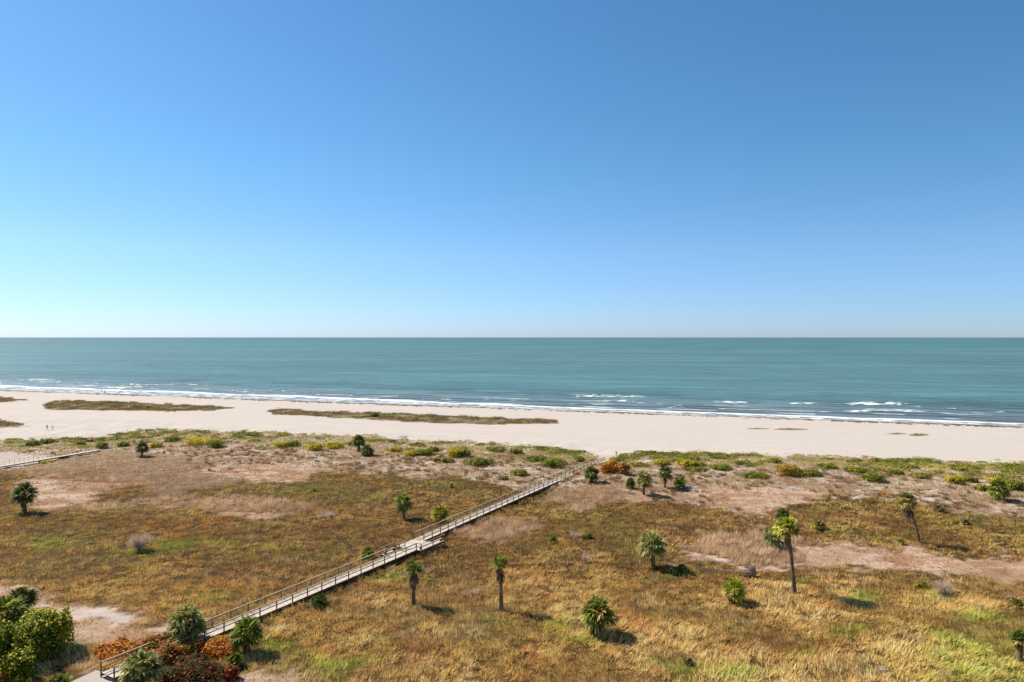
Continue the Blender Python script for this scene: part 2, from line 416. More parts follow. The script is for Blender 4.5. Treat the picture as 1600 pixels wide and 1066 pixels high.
# ------------------------------------------------------------------ grasses
def blades(name, P, hgt, wid, lean, leandir, col, nb, mat, label, cat, seed, spread=.16, tipgain=1.18, colvar=.18, sprayang=.45):
    """P (n,3) tuft bases; per-tuft hgt, wid, lean, leandir, col; nb blades each -> one mesh of triangles"""
    r = np.random.default_rng(seed); n = len(P)
    if n == 0: return
    idx = np.repeat(np.arange(n), nb); N_ = len(idx)
    a = r.uniform(0, 2 * pi, N_); rad = np.sqrt(r.uniform(0, 1, N_)) * spread * (1 + hgt[idx])
    base = P[idx].copy(); base[:, 0] += cos_(a) * rad; base[:, 1] += sin_(a) * rad; base[:, 2] -= .03
    h = hgt[idx] * r.uniform(.55, 1.15, N_)
    ld = leandir[idx] + r.normal(0, .5, N_)
    lm = lean[idx] * r.uniform(.5, 1.3, N_)
    sp = sprayang * r.uniform(.2, 1, N_)
    dx = np.cos(ld) * lm + np.cos(a) * sp; dy = np.sin(ld) * lm + np.sin(a) * sp; dz = np.full(N_, 1.0)
    nn = np.sqrt(dx ** 2 + dy ** 2 + dz ** 2); dx /= nn; dy /= nn; dz /= nn
    tip = base + np.stack([dx, dy, dz], 1) * h[:, None]
    b = r.uniform(0, pi, N_); w = wid[idx] * r.uniform(.6, 1.3, N_) * .5
    side = np.stack([np.cos(b), np.sin(b), np.zeros(N_)], 1) * w[:, None]
    v = np.empty((N_ * 3, 3)); v[0::3] = base - side; v[1::3] = base + side; v[2::3] = tip
    c0 = col[idx] * (1 + r.normal(0, colvar, N_))[:, None].clip(.4, 1.8)
    c0 = c0 * .9 + c0.mean(1)[:, None] * .1
    mxc = c0.max(1); c0 = c0 * np.where(mxc > .5, (.5 + .24 * (mxc - .5)) / mxc, 1)[:, None]
    c = np.empty((N_ * 3, 3)); c[0::3] = c0; c[1::3] = c0; c[2::3] = c0 * tipgain
    c = np.clip(c, .005, .85)
    f = np.arange(N_ * 3).reshape(-1, 3)
    o = mesh_obj(name, v, f, mat, None, c, False)
    tag(o, label, cat, kind='stuff')
    return o
cos_, sin_ = np.cos, np.sin

def scatter(y0, y1, sp, margin=1.1):
    xs = np.arange(-y1 * .727 * margin - 3, y1 * .727 * margin + 3, sp); ys = np.arange(y0, y1, sp)
    X, Y = np.meshgrid(xs, ys); x, y = X.ravel(), Y.ravel()
    x = x + RNG.uniform(-.5, .5, len(x)) * sp; y = y + RNG.uniform(-.5, .5, len(y)) * sp
    k = np.abs(x) < y * .727 * margin + 3
    return x[k], y[k]

# boardwalk axis (near edge line) – set below, used to keep grass off the deck
def seg_dist(x, y, a, b):
    e = b - a; t = np.clip(((x - a[0]) * e[0] + (y - a[1]) * e[1]) / (e @ e), 0, 1)
    return np.hypot(x - a[0] - t * e[0], y - a[1] - t * e[1])

DZ = .75
A0, A1 = G(178, 1059.5, DZ)[:2], G(650, 859.6, DZ)[:2]
B0, B1 = G(662, 845, DZ)[:2], G(944, 718, DZ)[:2]
def frame_of(a, b):
    d = (b - a) / np.linalg.norm(b - a); n = np.array([-d[1], d[0]])   # n: to the far (left) side
    return d, n
dA, nA = frame_of(A0, A1); dB, nB = frame_of(B0, B1)
WA, WB = 2.15, 1.95
L0, L1 = G(-60, 739.5, .8)[:2], G(158, 702, .8)[:2]
dL, nL = frame_of(L0, L1)
PAD = [G(x, y)[:2] for x, y in ((150,1050),(177,1057),(176,1078),(96,1078))]

def build_grass():
    xs, ys, bands = [], [], []
    for i, (a, b, sp) in enumerate([(60, 98, .33), (98, 140, .42), (140, 200, .56), (200, 275, .8)]):
        x, y = scatter(a, b, sp); xs.append(x); ys.append(y); bands.append(np.full(len(x), i))
    x, y, band = map(np.concatenate, (xs, ys, bands))
    m = zone_masks(x, y)
    k = m['land'] > .3
    for a, b, n, w in ((A0, A1, nA, WA), (B0, B1, nB, WB), (L0, L1, nL, 1.8)):
        k &= seg_dist(x, y, a + n * w / 2, b + n * w / 2) > w / 2 + .12
    u_, v_ = m['u'], m['v']
    k &= ~((u_ > 95) & (u_ < 180) & (v_ > 1049))
    x, y, band = x[k], y[k], band[k]
    m = {q: w[k] for q, w in m.items()}
    u, v = m['u'], m['v']; n = len(x)
    r = RNG.uniform(0, 1, n)
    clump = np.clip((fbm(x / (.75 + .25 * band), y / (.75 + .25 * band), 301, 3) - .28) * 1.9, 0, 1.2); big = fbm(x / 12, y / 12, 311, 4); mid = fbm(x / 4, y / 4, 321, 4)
    ld = 2 * pi * 1.6 * fbm(x / 9, y / 9, 331, 2)
    wid = np.choose(band, [.062, .08, .105, .13])
    hole = vnoise(x / .62, y / .62, 303) + .5 * vnoise(x / .3, y / .3, 305)
    flat, reed, pale, land, marsh, heather = (m[q] for q in ('flat', 'reed', 'pale', 'land', 'marsh', 'heather'))
    isreed = (reed > .5) & (pale < .5)
    isflat = ((flat > .5) | (pale > .5)) & ~isreed
    isheath = (heather > .5) & ~isflat & ~isreed
    ismarsh = (marsh > .5) & ~isreed & ~isflat & ~isheath
    isdune = ~(isreed | isflat | ismarsh | isheath)
    P = np.stack([x, y, m['z']], 1)
    GK = K * GRASS_GAIN
    def pal(*cs):
        return [s2l(c) * GK for c in cs]
    # --- marsh
    br, red, gold, tan, olive, green, lime = pal((156,121,63), (156,114,64), (190,152,86), (208,173,116), (142,129,60), (104,120,42), (144,148,56))
    near = sstep(835, 985, v)
    c = np.tile(br, (n, 1))
    c = mixc(c, red, sstep(.5, .66, big) * .6)
    c = mixc(c, olive, sstep(.44, .62, fbm(x / 15, y / 9, 341, 4)) * .7)
    c = mixc(c, s2l((112,78,40)) * GK, sstep(.5, .62, fbm(x / 10, y / 6, 343, 4)) * .55 * (1 - .6 * near))
    c = mixc(c, gold, np.clip(near * .75 + .35 * sstep(.45, .6, mid), 0, 1))
    c = mixc(c, tan, near * sstep(.5, .72, fbm(x / 2.2, y / 2.2, 351, 4)) * .7)
    c = mixc(c, tan, (r < .04 + .08 * near) * .7)
    c = mixc(c, red, near * sstep(.56, .68, fbm(x / 5, y / 5, 355, 3)) * .6)
    gmix = m['green'] * sstep(.25, .6, fbm(x / 1.3, y / 1.3, 357, 3) + .25 * m['green'])
    c = mixc(c, mixc(np.tile(green, (n, 1)), lime, sstep(.4, .6, fbm(x / 2, y / 2, 359, 3))), gmix * .8)
    c = mixc(c, s2l((196,160,136)) * GK, np.clip(flat * 2, 0, 1) * .5)
    q = ismarsh & (r < .6 + 1.3 * clump) & (hole < 1.02)
    hh = (.08 + .55 * clump + .15 * near * mid + .5 * RNG.uniform(0, 1, n) ** 5) * (1 + .2 * near)
    c = c * (.65 + .75 * clump)[:, None] * (1.75 + .75 * near)[:, None] * RNG.uniform(.65, 1.35, n)[:, None]  # short thatch darker, tall straw lighter; also paints shade into the pits
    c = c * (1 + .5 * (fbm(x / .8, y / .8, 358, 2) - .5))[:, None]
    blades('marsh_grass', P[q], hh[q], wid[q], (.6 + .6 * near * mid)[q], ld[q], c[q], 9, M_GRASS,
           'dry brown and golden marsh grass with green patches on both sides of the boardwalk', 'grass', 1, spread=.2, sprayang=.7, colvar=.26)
    # --- reeds
    c = np.tile(s2l((180,148,114)) * GK, (n, 1)); c = mixc(c, s2l((204,174,138)) * GK, sstep(.4, .6, clump)); c = mixc(c, s2l((150,126,90)) * GK, sstep(.5, .65, mid) * .7); c = c * (1.15 + .8 * clump)[:, None] * RNG.uniform(.6, 1.4, n)[:, None]  # low reeds coloured darker, painting shade between the clumps
    q = isreed & (r < .35 + 1.1 * clump) & (hole < 1.05)
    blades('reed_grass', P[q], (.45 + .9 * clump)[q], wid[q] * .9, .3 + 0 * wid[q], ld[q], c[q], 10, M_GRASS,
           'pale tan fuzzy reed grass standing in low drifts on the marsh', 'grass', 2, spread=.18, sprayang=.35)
    # --- flats, heather and dune
    c = np.tile(s2l((188,148,112)) * GK, (n, 1)); c = mixc(c, s2l((158,108,66)) * GK, sstep(.45, .6, mid)); c = mixc(c, s2l((146,132,74)) * GK, (r * 37 % 1 < .2) * .7)
    q = isflat & (r < np.where(pale > .5, .05, (.5 + .9 * sstep(.4, .54, mid)) * (.35 + 1.2 * clump)))
    blades('flat_grass', P[q], (.08 + .3 * clump)[q], wid[q], .6 + 0 * wid[q], ld[q], c[q], 6, M_GRASS,
           'sparse short tufts on the bare pink flats in the marsh', 'grass', 3)
    c = np.tile(s2l((176,146,112)) * GK, (n, 1)); c = mixc(c, s2l((202,176,140)) * GK, sstep(.4, .6, clump)); c = mixc(c, s2l((138,100,68)) * GK, sstep(.5, .62, mid) * .6); c = c * (.95 + .85 * clump)[:, None] * RNG.uniform(.6, 1.4, n)[:, None]  # pit shade put into the heath colour as well
    q = isheath & (r < .2 + 1.3 * clump) & (hole < 1.0)
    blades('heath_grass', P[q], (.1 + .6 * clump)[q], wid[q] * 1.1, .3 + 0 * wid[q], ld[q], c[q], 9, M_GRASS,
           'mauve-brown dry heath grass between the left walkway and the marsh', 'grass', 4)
    # dune grass
    crest = 1 - sstep(8, 34, v - np.interp(u, [-200, 0, 150, 220, 400, 600, 800, 950, 1200, 1600, 1900], [690, 687, 683, 671, 674, 683, 694, 705, 711, 724, 735]))
    c = np.tile(s2l((172,142,108)) * GK, (n, 1)); c = mixc(c, s2l((190,160,128)) * GK, sstep(.4, .6, clump) * .8)
    gr = sstep(.46, .6, fbm(x / 8, y / 5, 361, 4) + .13 * crest)
    c = mixc(c, mixc(np.tile(s2l((150,148,62)) * GK, (n, 1)), s2l((178,166,60)) * GK, sstep(.5, .6, mid)), gr * (.25 + .65 * crest))
    dens = (.3 + .9 * sstep(.34, .5, fbm(x / 4, y / 2.5, 371, 4)) + .4 * crest * gr) * (.35 + .9 * clump)
    q = isdune & (r < dens) & (land > .5) & (pale < .5)
    blades('dune_grass', P[q], (.2 + .35 * clump + .15 * crest)[q], wid[q] * .9, .3 + 0 * wid[q], ld[q], c[q], 9, M_GRASS,
           'dry mauve and yellow-green dune grass on the low sand ridge behind the beach', 'grass', 5)
    # tussocks: darker, bigger tufts dotted through the sandy strip between dunes and marsh
    q = isdune & (RNG.uniform(0, 1, n) < .05 * (1 - crest) * (.2 + 1.6 * sstep(.4, .56, mid))) & (land > .8)
    cc = np.tile(s2l((110,86,58)) * GK, (n, 1)); cc = mixc(cc, s2l((150,120,76)) * GK, (r * 53 % 1))
    blades('dune_tussocks', P[q], (.3 + .55 * r)[q], wid[q] * 1.1, .2 + 0 * wid[q], ld[q], cc[q], 45, M_GRASS,
           'dark dry tussocks dotted over the sandy strip between dunes and marsh', 'grass', 6, spread=.3, sprayang=.8)
    q = ismarsh & (RNG.uniform(0, 1, n) < .0016)
    blades('marsh_tussocks', P[q], (.4 + .4 * r)[q], wid[q] * 1.1, .3 + 0 * wid[q], ld[q], (c * .0 + np.where(r[:, None] < .5, s2l((120,96,50)), s2l((190,166,130))) * GK)[q], 50, M_GRASS,
           'scattered coarser tussocks standing out of the marsh grass', 'grass', 7, spread=.35, sprayang=.6)
    # grassy islands on the beach
    bx, by = scatter(225, 430, 1.0, 1.06)
    mb = zone_masks(bx, by); k = mb['beachveg'] > .4
    bx, by = bx[k], by[k]; mb = {q: w[k] for q, w in mb.items()}
    nn = len(bx); cl = fbm(bx / 6, by / 6, 381, 3); mdd = fbm(bx / 18, by / 7, 391, 3); rr = RNG.uniform(0, 1, nn)
    c = np.tile(s2l((146,112,76)) * GK, (nn, 1)); c = mixc(c, s2l((134,128,50)) * GK, sstep(.42, .56, mdd)); c = mixc(c, s2l((172,148,104)) * GK, (rr < .2) * .7)
    brk = sstep(.36, .5, fbm(bx / 7, by / 4, 393, 3) + .16)
    q = RNG.uniform(0, 1, nn) < (.2 + 1.1 * cl) * (.25 + .75 * brk)
    c = c * (.82 + 1.2 * (fbm(bx / 3, by / 3, 395, 2) - .5))[:, None]
    P2 = np.stack([bx, by, mb['z']], 1)
    hh = (.1 + 1.2 * np.clip(cl * 1.6 - .35, 0, 1)) * np.where(mb['v'] > 666, .5, 1)
    blades('beach_grass', P2[q], hh[q], np.full(q.sum(), .16), .25 + np.zeros(q.sum()), 6.28 * cl[q], c[q], 12, M_GRASS,
           'long low islands of olive and brown grass out on the open beach', 'grass', 8, spread=.5)
GRASS_GAIN = 2.7
def build_cover():
    r = np.random.default_rng(77)
    for name, pal_, N_, lab, sd, rng in (('dune_ground_cover', 'lime', 280, 'low yellow-green creeping shrubs along the seaward crest of the dunes', 1, (1, 13)),
                                    ('dune_ground_cover', 'olive', 190, 'low olive creeping plants behind the dune crest', 2, (3, 24))):
        bl = []
        while len(bl) < N_:
            u = r.uniform(-40, 1640); e = np.interp(u, [-200, 0, 150, 220, 400, 600, 800, 900, 950, 1000, 1200, 1600, 1900], [690, 687, 683, 671, 674, 683, 694, 703, 716, 705, 711, 724, 735])
            v = e + rng[0] + abs(r.normal(0, .5)) * (rng[1] - rng[0])
            if u < 930 and r.uniform() < .5: continue
            p = G(u, v)
            if fbm(p[:1] / 16, p[1:2] / 8, 501 + sd, 3)[0] < .475: continue
            if min(seg_dist(p[0], p[1], B0 + nB * WB / 2, B1 + dB * 6 + nB * WB / 2), seg_dist(p[0], p[1], L0 + nL, L1 + nL)) < 3.4: continue
            w = r.uniform(.8, 2.4); bl.append((p[0], p[1], p[2] + .1, w, w * .7, r.uniform(.25, .7)))
        B = np.array(bl); n = N_ * 130
        v, f, c = leaf_cloud(bl, n, .34, pal_, 600 + sd)
        v[:, 2] = v[:, 2]
        tag(mesh_obj(name, v, f, M_LEAF, None, c), lab, 'ground cover', kind='stuff')


def build_wrack():
    r = np.random.default_rng(5); n = 5200
    t = r.uniform(-520, 330, n); s = np.where(r.uniform(0, 1, n) < .72, 7.5 + r.normal(0, .8, n), 12 + r.normal(0, 2.2, n))
    wob = 3.2 * (fbm(t / 30, t * 0, 401, 3) - .5) * 2
    s = s + wob
    keep = fbm(t / 18, s / 6, 411, 3) + .12 * (t > 150) > .42 + .16 * r.uniform(0, 1, n)
    t, s = t[keep], s[keep]; n = len(t)
    X = t * ST[0] - s * SD[0]; Y = 350 + t * ST[1] - s * SD[1]
    Z = th(X, Y)
    k = 8; a = np.linspace(0, 2 * pi, k, endpoint=False)
    L = r.uniform(.4, 2.2, n); W = r.uniform(.25, .8, n); hh = r.uniform(.08, .3, n)
    vs = np.empty((n, k + 1, 3)); rot = math.atan2(ST[1], ST[0]) + r.normal(0, .25, n)
    ca, sa = np.cos(rot), np.sin(rot)
    for j in range(k):
        q = r.uniform(.6, 1.2, n); lx, ly = cos(a[j]) * L * q, sin(a[j]) * W * q
        vs[:, j] = np.stack([X + lx * ca - ly * sa, Y + lx * sa + ly * ca, Z - .03], 1)
    vs[:, k] = np.stack([X, Y, Z + hh], 1)
    f = np.concatenate([np.stack([np.arange(n) * (k + 1) + j, np.arange(n) * (k + 1) + (j + 1) % k, np.arange(n) * (k + 1) + k], 1) for j in range(k)])
    c0 = np.where(r.uniform(0, 1, n)[:, None] < .6, s2l((112,86,66)), s2l((150,126,104))) * K * r.uniform(.6, 1.2, n)[:, None]
    o = mesh_obj('seaweed', vs.reshape(-1, 3), f, M_WEED, None, np.repeat(c0, k + 1, 0))
    tag(o, 'dark line of washed-up seaweed along the top of the wet sand', 'seaweed', kind='stuff')

# ------------------------------------------------------------------ palms
LIVE = {'green': [(98,112,40), (134,144,54), (186,184,88)], 'bright': [(124,140,38), (172,176,52), (214,206,90)],
        'pale': [(120,124,62), (172,168,98), (216,206,140)], 'dark': [(74,88,36), (106,118,50), (156,156,82)],
        'yellow': [(120,128,42), (196,180,62), (226,198,92)]}
DEADC = [(120,88,64), (150,118,92), (176,150,122)]

def fan(mb, rs, o, d, pet, L, cols, nseg=13, droop=.5, fold=0.0, arc=2.1):
    """a fan leaf: petiole from o along d, then a fan of drooping blades"""
    d = d / np.linalg.norm(d)
    sag = np.array([0, 0, -1.0])
    e = o + d * pet + sag * pet * .12 * droop
    up = np.array([0, 0, 1.0]); side = np.cross(d, up)
    if np.linalg.norm(side) < .1: side = np.array([1.0, 0, 0])
    side /= np.linalg.norm(side); nrm = np.cross(side, d)
    fv = rs.uniform(.5, 1.35)
    cpet = s2l(cols[1]) * K * 1.1
    w = .035 + pet * .012
    mb.add([o - side * w, o + side * w, e + side * w * .6, e - side * w * .6], [(0, 1, 2, 3)], cpet)
    tilt = rs.normal(0, .35)
    side = side * cos(tilt) + nrm * sin(tilt)
    for i in range(nseg):
        a = (i / (nseg - 1) - .5) * 2 * arc * (1 - .5 * fold) + rs.normal(0, .05)
        ll = L * (.72 + .28 * cos(a * .7)) * rs.uniform(.85, 1.08)
        q = d * cos(a) + side * sin(a)
        q = q * (1 - fold * .3) + sag * fold * .3
        p1 = e + q * ll * .55 + sag * ll * .10 * droop
        p2 = e + q * ll * (1 - .25 * droop) + sag * ll * (.18 + .42 * droop) * rs.uniform(.6, 1.2)
        t = np.cross(q, nrm); t /= np.linalg.norm(t) + 1e-9
        ww = ll * .085
        base = s2l(cols[0 if rs.random() < .6 else 1]) * K * fv * rs.uniform(1.1, 2.6)
        tip = s2l(cols[1 if rs.random() < .6 else 2]) * K * fv * rs.uniform(1.6, 2.8)
        n0 = nrm * ww * .4
        mb.add([e - t * ww * .25, e + t * ww * .25, p1 + t * ww + n0 * 0, p1 - t * ww, p2],
               [(0, 1, 2, 3), (3, 2, 4)], np.array([base, base, base * 1.1, base * 1.1, tip]))

def palm(px, py, top, cw, label, kind='green', seed=0, lean=(0, 0), skirt=0, skirt_len=None, trunk_r=.2, dens=1.0, crown_h=None, old=.0, group='palms on the marsh and dunes', base_leaves=0, name='palm_tree', cat='palm tree', z_extra=0.0, shag=.0, droop=.55):
    """crown cw px wide; the trunk rises from (px,py) to a crown whose top is at row `top`; lean in metres"""
    rs = random.Random(seed); nr = np.random.default_rng(seed)
    class R:                              # tiny adaptor
        normal = staticmethod(lambda m, s: nr.normal(m, s)); uniform = staticmethod(lambda a, b: nr.uniform(a, b)); random = staticmethod(rs.random)
    b = G(px, py); dist = b[1]; mpp = dist / F
    Ht = (py - top) * mpp * 1.02; Rc = cw * .54 * mpp
    ch = Rc * (1.0 if crown_h is None else crown_h)          # half height of the crown
    T = max(Ht - ch * 1.02, .15)
    root = tag(empty(name, b), label, cat, group)
    lx, ly = lean
    m = MB(); k = max(6, int(T / .45)); pts, rad, cs = [], [], []
    for i in range(k + 1):
        t = i / k
        pts.append((lx * t ** 1.5, ly * t ** 1.5, -.15 + (T + .15) * t)); rr = trunk_r * (1.25 - .35 * min(t * 3, 1)) * (1 + .12 * (i % 2) + nr.uniform(-.05, .05))
        rad.append(rr); cs.append(s2l((150, 124, 100)) * K * nr.uniform(.7, 1.6))
    m.tube(pts, rad, np.array(cs), 8)
    # leaf-base stubs on the trunk
    for i in range(int(T * 7 * (1 + shag))):
        t = rs.uniform(.08, 1) ** .8; a = rs.uniform(0, 2 * pi); p = np.array([lx * t ** 1.5, ly * t ** 1.5, T * t])
        dd = np.array([cos(a), sin(a), .9]); q = p + np.array([cos(a), sin(a), 0]) * trunk_r * .9
        sd = np.array([-sin(a), cos(a), 0]) * .06; c = s2l((168, 140, 112)) * K * rs.uniform(.5, 1.3)
        m.add([q - sd, q + sd, q + dd * .2 + sd * .4, q + dd * .2 - sd * .4], [(0, 1, 2, 3)], c)
    m.build('trunk', M_BARK, root)
    cols = LIVE[kind]; C = np.array([lx, ly, T])
    m = MB(); nl = int(34 * dens)
    pet = Rc * .5; L = Rc * .66
    for i in range(nl):
        t = (i + .5) / nl
        el = radians(84 - (95 if skirt >= 20 else 118) * t ** .85) + nr.normal(0, .12); az = i * 2.39996 + nr.normal(0, .2)
        d = np.array([cos(az) * cos(el), sin(az) * cos(el), sin(el) * ch / Rc])
        cc = cols
        if rs.random() < old * t * 1.6: cc = [(176,150,70), (206,180,104), (214,196,140)]
        fan(m, R, C, d, pet * nr.uniform(.8, 1.15), L * nr.uniform(.85, 1.1), cc, 12, droop * (.4 + t * .9))
    m.build('crown', M_FROND, root)
    if skirt:
        sl = skirt_len or Rc * .9; m = MB()
        for i in range(skirt):
            az = i * 2.39996 + nr.normal(0, .3); el = radians(nr.uniform(-88, -50))
            d = np.array([cos(az) * cos(el), sin(az) * cos(el), sin(el)])
            zz = nr.uniform(-.45, .1) * sl
            tt = max(0, (T + zz) / T) ** 1.5
            fan(m, R, np.array([lx * tt, ly * tt, T + zz]), d, sl * .25, sl * nr.uniform(.35, .6), DEADC, 8, .9, .9, 1.2)
        m.build('dead_fronds', M_FROND, root)
    if base_leaves:
        m = MB()
        for i in range(base_leaves):
            az = rs.uniform(0, 6.28); d = np.array([cos(az), sin(az), rs.uniform(.3, 1.3)])
            fan(m, R, np.array([cos(az) * .3, sin(az) * .3, 0]), d, .35, .5, LIVE['bright'], 8, .4)
        m.build('sucker_leaves', M_FROND, root)
    return root

def palmetto(px, py, top, w, label, kind='dark', seed=0, dead=.0, group='palmettos on the marsh and dunes', nl=26, name='palmetto', cat='palmetto'):
    nr = np.random.default_rng(seed); rs = random.Random(seed)
    class R:
        normal = staticmethod(lambda m, s: nr.normal(m, s)); uniform = staticmethod(lambda a, b: nr.uniform(a, b)); random = staticmethod(rs.random)
    b = G(px, py); mpp = b[1] / F; Ht = (py - top) * mpp; Rc = w * .5 * mpp
    root = tag(empty(name, b), label, cat, group)
    m = MB()
    for i in range(nl):
        t = (i + .5) / nl; az = i * 2.39996 + nr.normal(0, .25)
        el = radians(86 - 70 * t)
        S = np.array([cos(az) * cos(el) * Rc, sin(az) * cos(el) * Rc, sin(el) * Ht]) 
        ln = np.linalg.norm(S); o = np.array([nr.normal(0, .12) * Rc, nr.normal(0, .12) * Rc, 0.0])
        cols = LIVE[kind] if rs.random() > dead else [(150,130,84), (190,168,124), (208,192,160)]
        fan(m, R, o, S / ln, ln * .5 * nr.uniform(.85, 1.1), ln * .55 * nr.uniform(.8, 1.1), cols, 12, .45 + .3 * t)
    m.build('fronds', M_FROND, root)
    m = MB()
    for i in range(5):
        az = i * 1.3; m.tube([(0, 0, -.1), (cos(az) * Rc * .16, sin(az) * Rc * .16, Ht * .22)], [.09, .06], s2l((120, 94, 70)) * K, 5)
    for i in range(int(6 + 14 * dead)):
        az = rs.uniform(0, 6.28); d = np.array([cos(az), sin(az), .12])
        fan(m, R, np.array([0, 0, .1]), d, Rc * .35, Rc * .45, DEADC, 7, .6, .4, 1.2)
    m.build('dead_leaves', M_FROND, root)
    return root

# ------------------------------------------------------------------ leafy shrubs
PAL = {
 'yellow': [(178,162,42), (200,180,50), (218,196,70), (142,138,44), (100,104,38)],
 'lime': [(120,128,44), (148,148,50), (170,164,62), (92,104,40), (70,82,34)],
 'olive': [(132,132,58), (150,146,66), (172,162,84), (108,112,50)],
 'green': [(92,106,38), (116,126,42), (144,148,50), (168,164,58), (70,82,32)],
 'orange': [(216,132,48), (232,164,72), (196,104,50), (156,88,44), (196,170,70)],
 'red': [(176,72,44), (150,56,40), (120,50,36), (206,110,60), (96,80,38), (216,140,70)],
 'rust': [(196,98,46), (160,74,42), (220,144,66), (104,98,42), (110,112,46), (196,150,66)],
 'darkred': [(120,50,34), (84,56,30), (150,70,44), (74,76,34), (66,72,32), (92,92,40)],
 'goldleaf': [(176,150,52), (206,172,70), (190,128,60), (120,112,40), (96,98,38)],
 'bush': [(88,102,30), (124,134,40), (164,162,46), (200,186,60), (58,72,26), (74,88,28)],
}
def leaf_cloud(blobs, n, size, pal, seed, up=.6):
    """blobs: (cx,cy,cz,rx,ry,rz). Leaves as bent diamonds through the outer volume of each blob."""
    r = np.random.default_rng(seed); B = np.array(blobs, float)
    wgt = (B[:, 3] * B[:, 4] + B[:, 3] * B[:, 5]) ; wgt /= wgt.sum()
    bi = r.choice(len(B), n, p=wgt)
    d = r.normal(size=(n, 3)); d /= np.linalg.norm(d, axis=1)[:, None]
    d[:, 2] = np.where(d[:, 2] < -.25, -d[:, 2], d[:, 2])
    lump = .78 + .44 * fbm(d[:, 0] * 2.2 + bi * 3.1, d[:, 1] * 2.2 + d[:, 2] * 2.6, seed % 97, 3)
    rad = (1 - r.power(2.2, n) * 0) * (1 - np.abs(r.normal(0, .22, n)) + (r.uniform(0, 1, n) < .06) * .22).clip(.25, 1.22) * lump
    P = B[bi, :3] + d * B[bi, 3:] * rad[:, None]
    P[:, 2] = np.maximum(P[:, 2], .04)
    nn = d * .7 + r.normal(size=(n, 3)) * .55; nn[:, 2] += up; nn /= np.linalg.norm(nn, axis=1)[:, None]
    t = np.cross(nn, r.normal(size=(n, 3))); t /= np.linalg.norm(t, axis=1)[:, None]; b = np.cross(nn, t)
    s = size * r.uniform(.6, 1.3, n)[:, None] * .5
    v = np.empty((n * 4, 3)); v[0::4] = P - t * s; v[1::4] = P + b * s * .8 + nn * s * .15; v[2::4] = P + t * s; v[3::4] = P - b * s * .8 + nn * s * .15
    C = np.array([s2l(c) for c in PAL[pal]]) * K * {'orange': 1.9, 'rust': 1.75, 'red': 1.8, 'darkred': 2.1, 'bush': 2.7, 'goldleaf': 2.2, 'yellow': 2.6}.get(pal, 2.2)
    # sprigs: neighbouring leaves share a colour
    q = fbm(P[:, 0] / (size * 4), P[:, 1] / (size * 4) + P[:, 2] / (size * 4), seed % 89 + 5, 2)
    ci = ((q * 1.6 + r.uniform(-.35, .35, n)) % 1 * len(C)).astype(int).clip(0, len(C) - 1)
    c = C[ci] * r.uniform(.75, 1.3, n)[:, None]
    return v, np.arange(n * 4).reshape(-1, 4), np.repeat(c, 4, 0)

def shrub(px, py, top, w, label, pal, seed=0, n=900, leaf=.2, depth=.8, nblob=5, name='dune_shrub', cat='shrub', group=None, ang=0.0, flat=False, lift=0.0, br=(.26, .55)):
    nr = np.random.default_rng(seed)
    b = G(px, py); mpp = b[1] / F; W = w * .5 * mpp; Hh = max((py - top) * mpp, .35)
    # ground depth is seen too: part of the drawn height is the depth of the shrub
    D = W * depth; Hh = max(Hh - D * 2 * (H / b[1]) * .5, Hh * .45)
    yy = b[1] + D * .6; xx = b[0] * yy / b[1]
    root = tag(empty(name, (xx, yy, float(th(xx, yy))), ang), label, cat, group)
    bl = []
    for i in range(nblob):
        a = 2.4 * i + nr.uniform(-.4, .4); q = (i / nblob) ** .5 * (.9 - br[1] * .5)
        rx = W * nr.uniform(*br) if nblob > 1 else W
        rz = Hh * nr.uniform(.45, .8)
        bl.append((cos(a) * q * W, sin(a) * q * D, lift + rz * .25 + nr.uniform(0, .7) * max(Hh - 1.25 * rz, 0), rx, rx * max(depth, .6), rz))
    bl.append((0, 0, lift + Hh * .2, W * .62, D * .62, Hh * .8))
    v, f, c = leaf_cloud(bl, n, leaf, pal, seed)
    mesh_obj('foliage', v, f, M_LEAF, root, c)
    m = MB()
    for i in range(7):
        a = i * .9 + nr.uniform(-.3, .3); q = nr.uniform(.25, .6)
        m.tube([(cos(a) * .1 * W, sin(a) * .1 * D, -.1), (cos(a) * q * .5 * W, sin(a) * q * .5 * D, lift * .5 + Hh * .3), (cos(a) * q * W, sin(a) * q * D, lift + Hh * .65)],
               [.05 + W * .012, .04 + W * .008, .02], s2l((116, 92, 72)) * K, 5)
    m.build('stems', M_BARK, root)
    return root

def twiggy(px, py, top, w, label, seed, cat='dead shrub', name='dead_shrub', col=(226,212,196), n=150, spread=1.0, thick=.022):
    nr = np.random.default_rng(seed); b = G(px, py); mpp = b[1] / F; W = w * .5 * mpp; Hh = (py - top) * mpp
    root = tag(empty(name, b), label, cat)
    m = MB()
    for i in range(n):
        a = nr.uniform(0, 2 * pi); e = nr.uniform(.1, 1) ** .6 * spread
        L = nr.uniform(.6, 1.0)
        tip = np.array([cos(a) * e * W * L, sin(a) * e * W * L, max(Hh * L * math.sqrt(max(1 - (e * .85) ** 2, .05)), .1)])
        mid = tip * .55 + np.array([nr.normal(0, .05) * W, nr.normal(0, .05) * W, Hh * .08])
        o = np.array([nr.normal(0, .04) * W, nr.normal(0, .04) * W, -.05]); c = s2l(col) * K * nr.uniform(1.7, 2.2)
        m.tube([o, mid, tip], [thick * 1.5, thick, thick * .5], c, 4, False)
        for j in range(3):
            q = tip * nr.uniform(.55, .9); d = tip - mid; d = d / (np.linalg.norm(d) + 1e-6) + nr.normal(0, .6, 3)
            m.tube([q, q + d * .3 * Hh * .5], [thick * .7, thick * .4], c, 3, False)
    m.build('branches', M_DEAD, root)
    return root

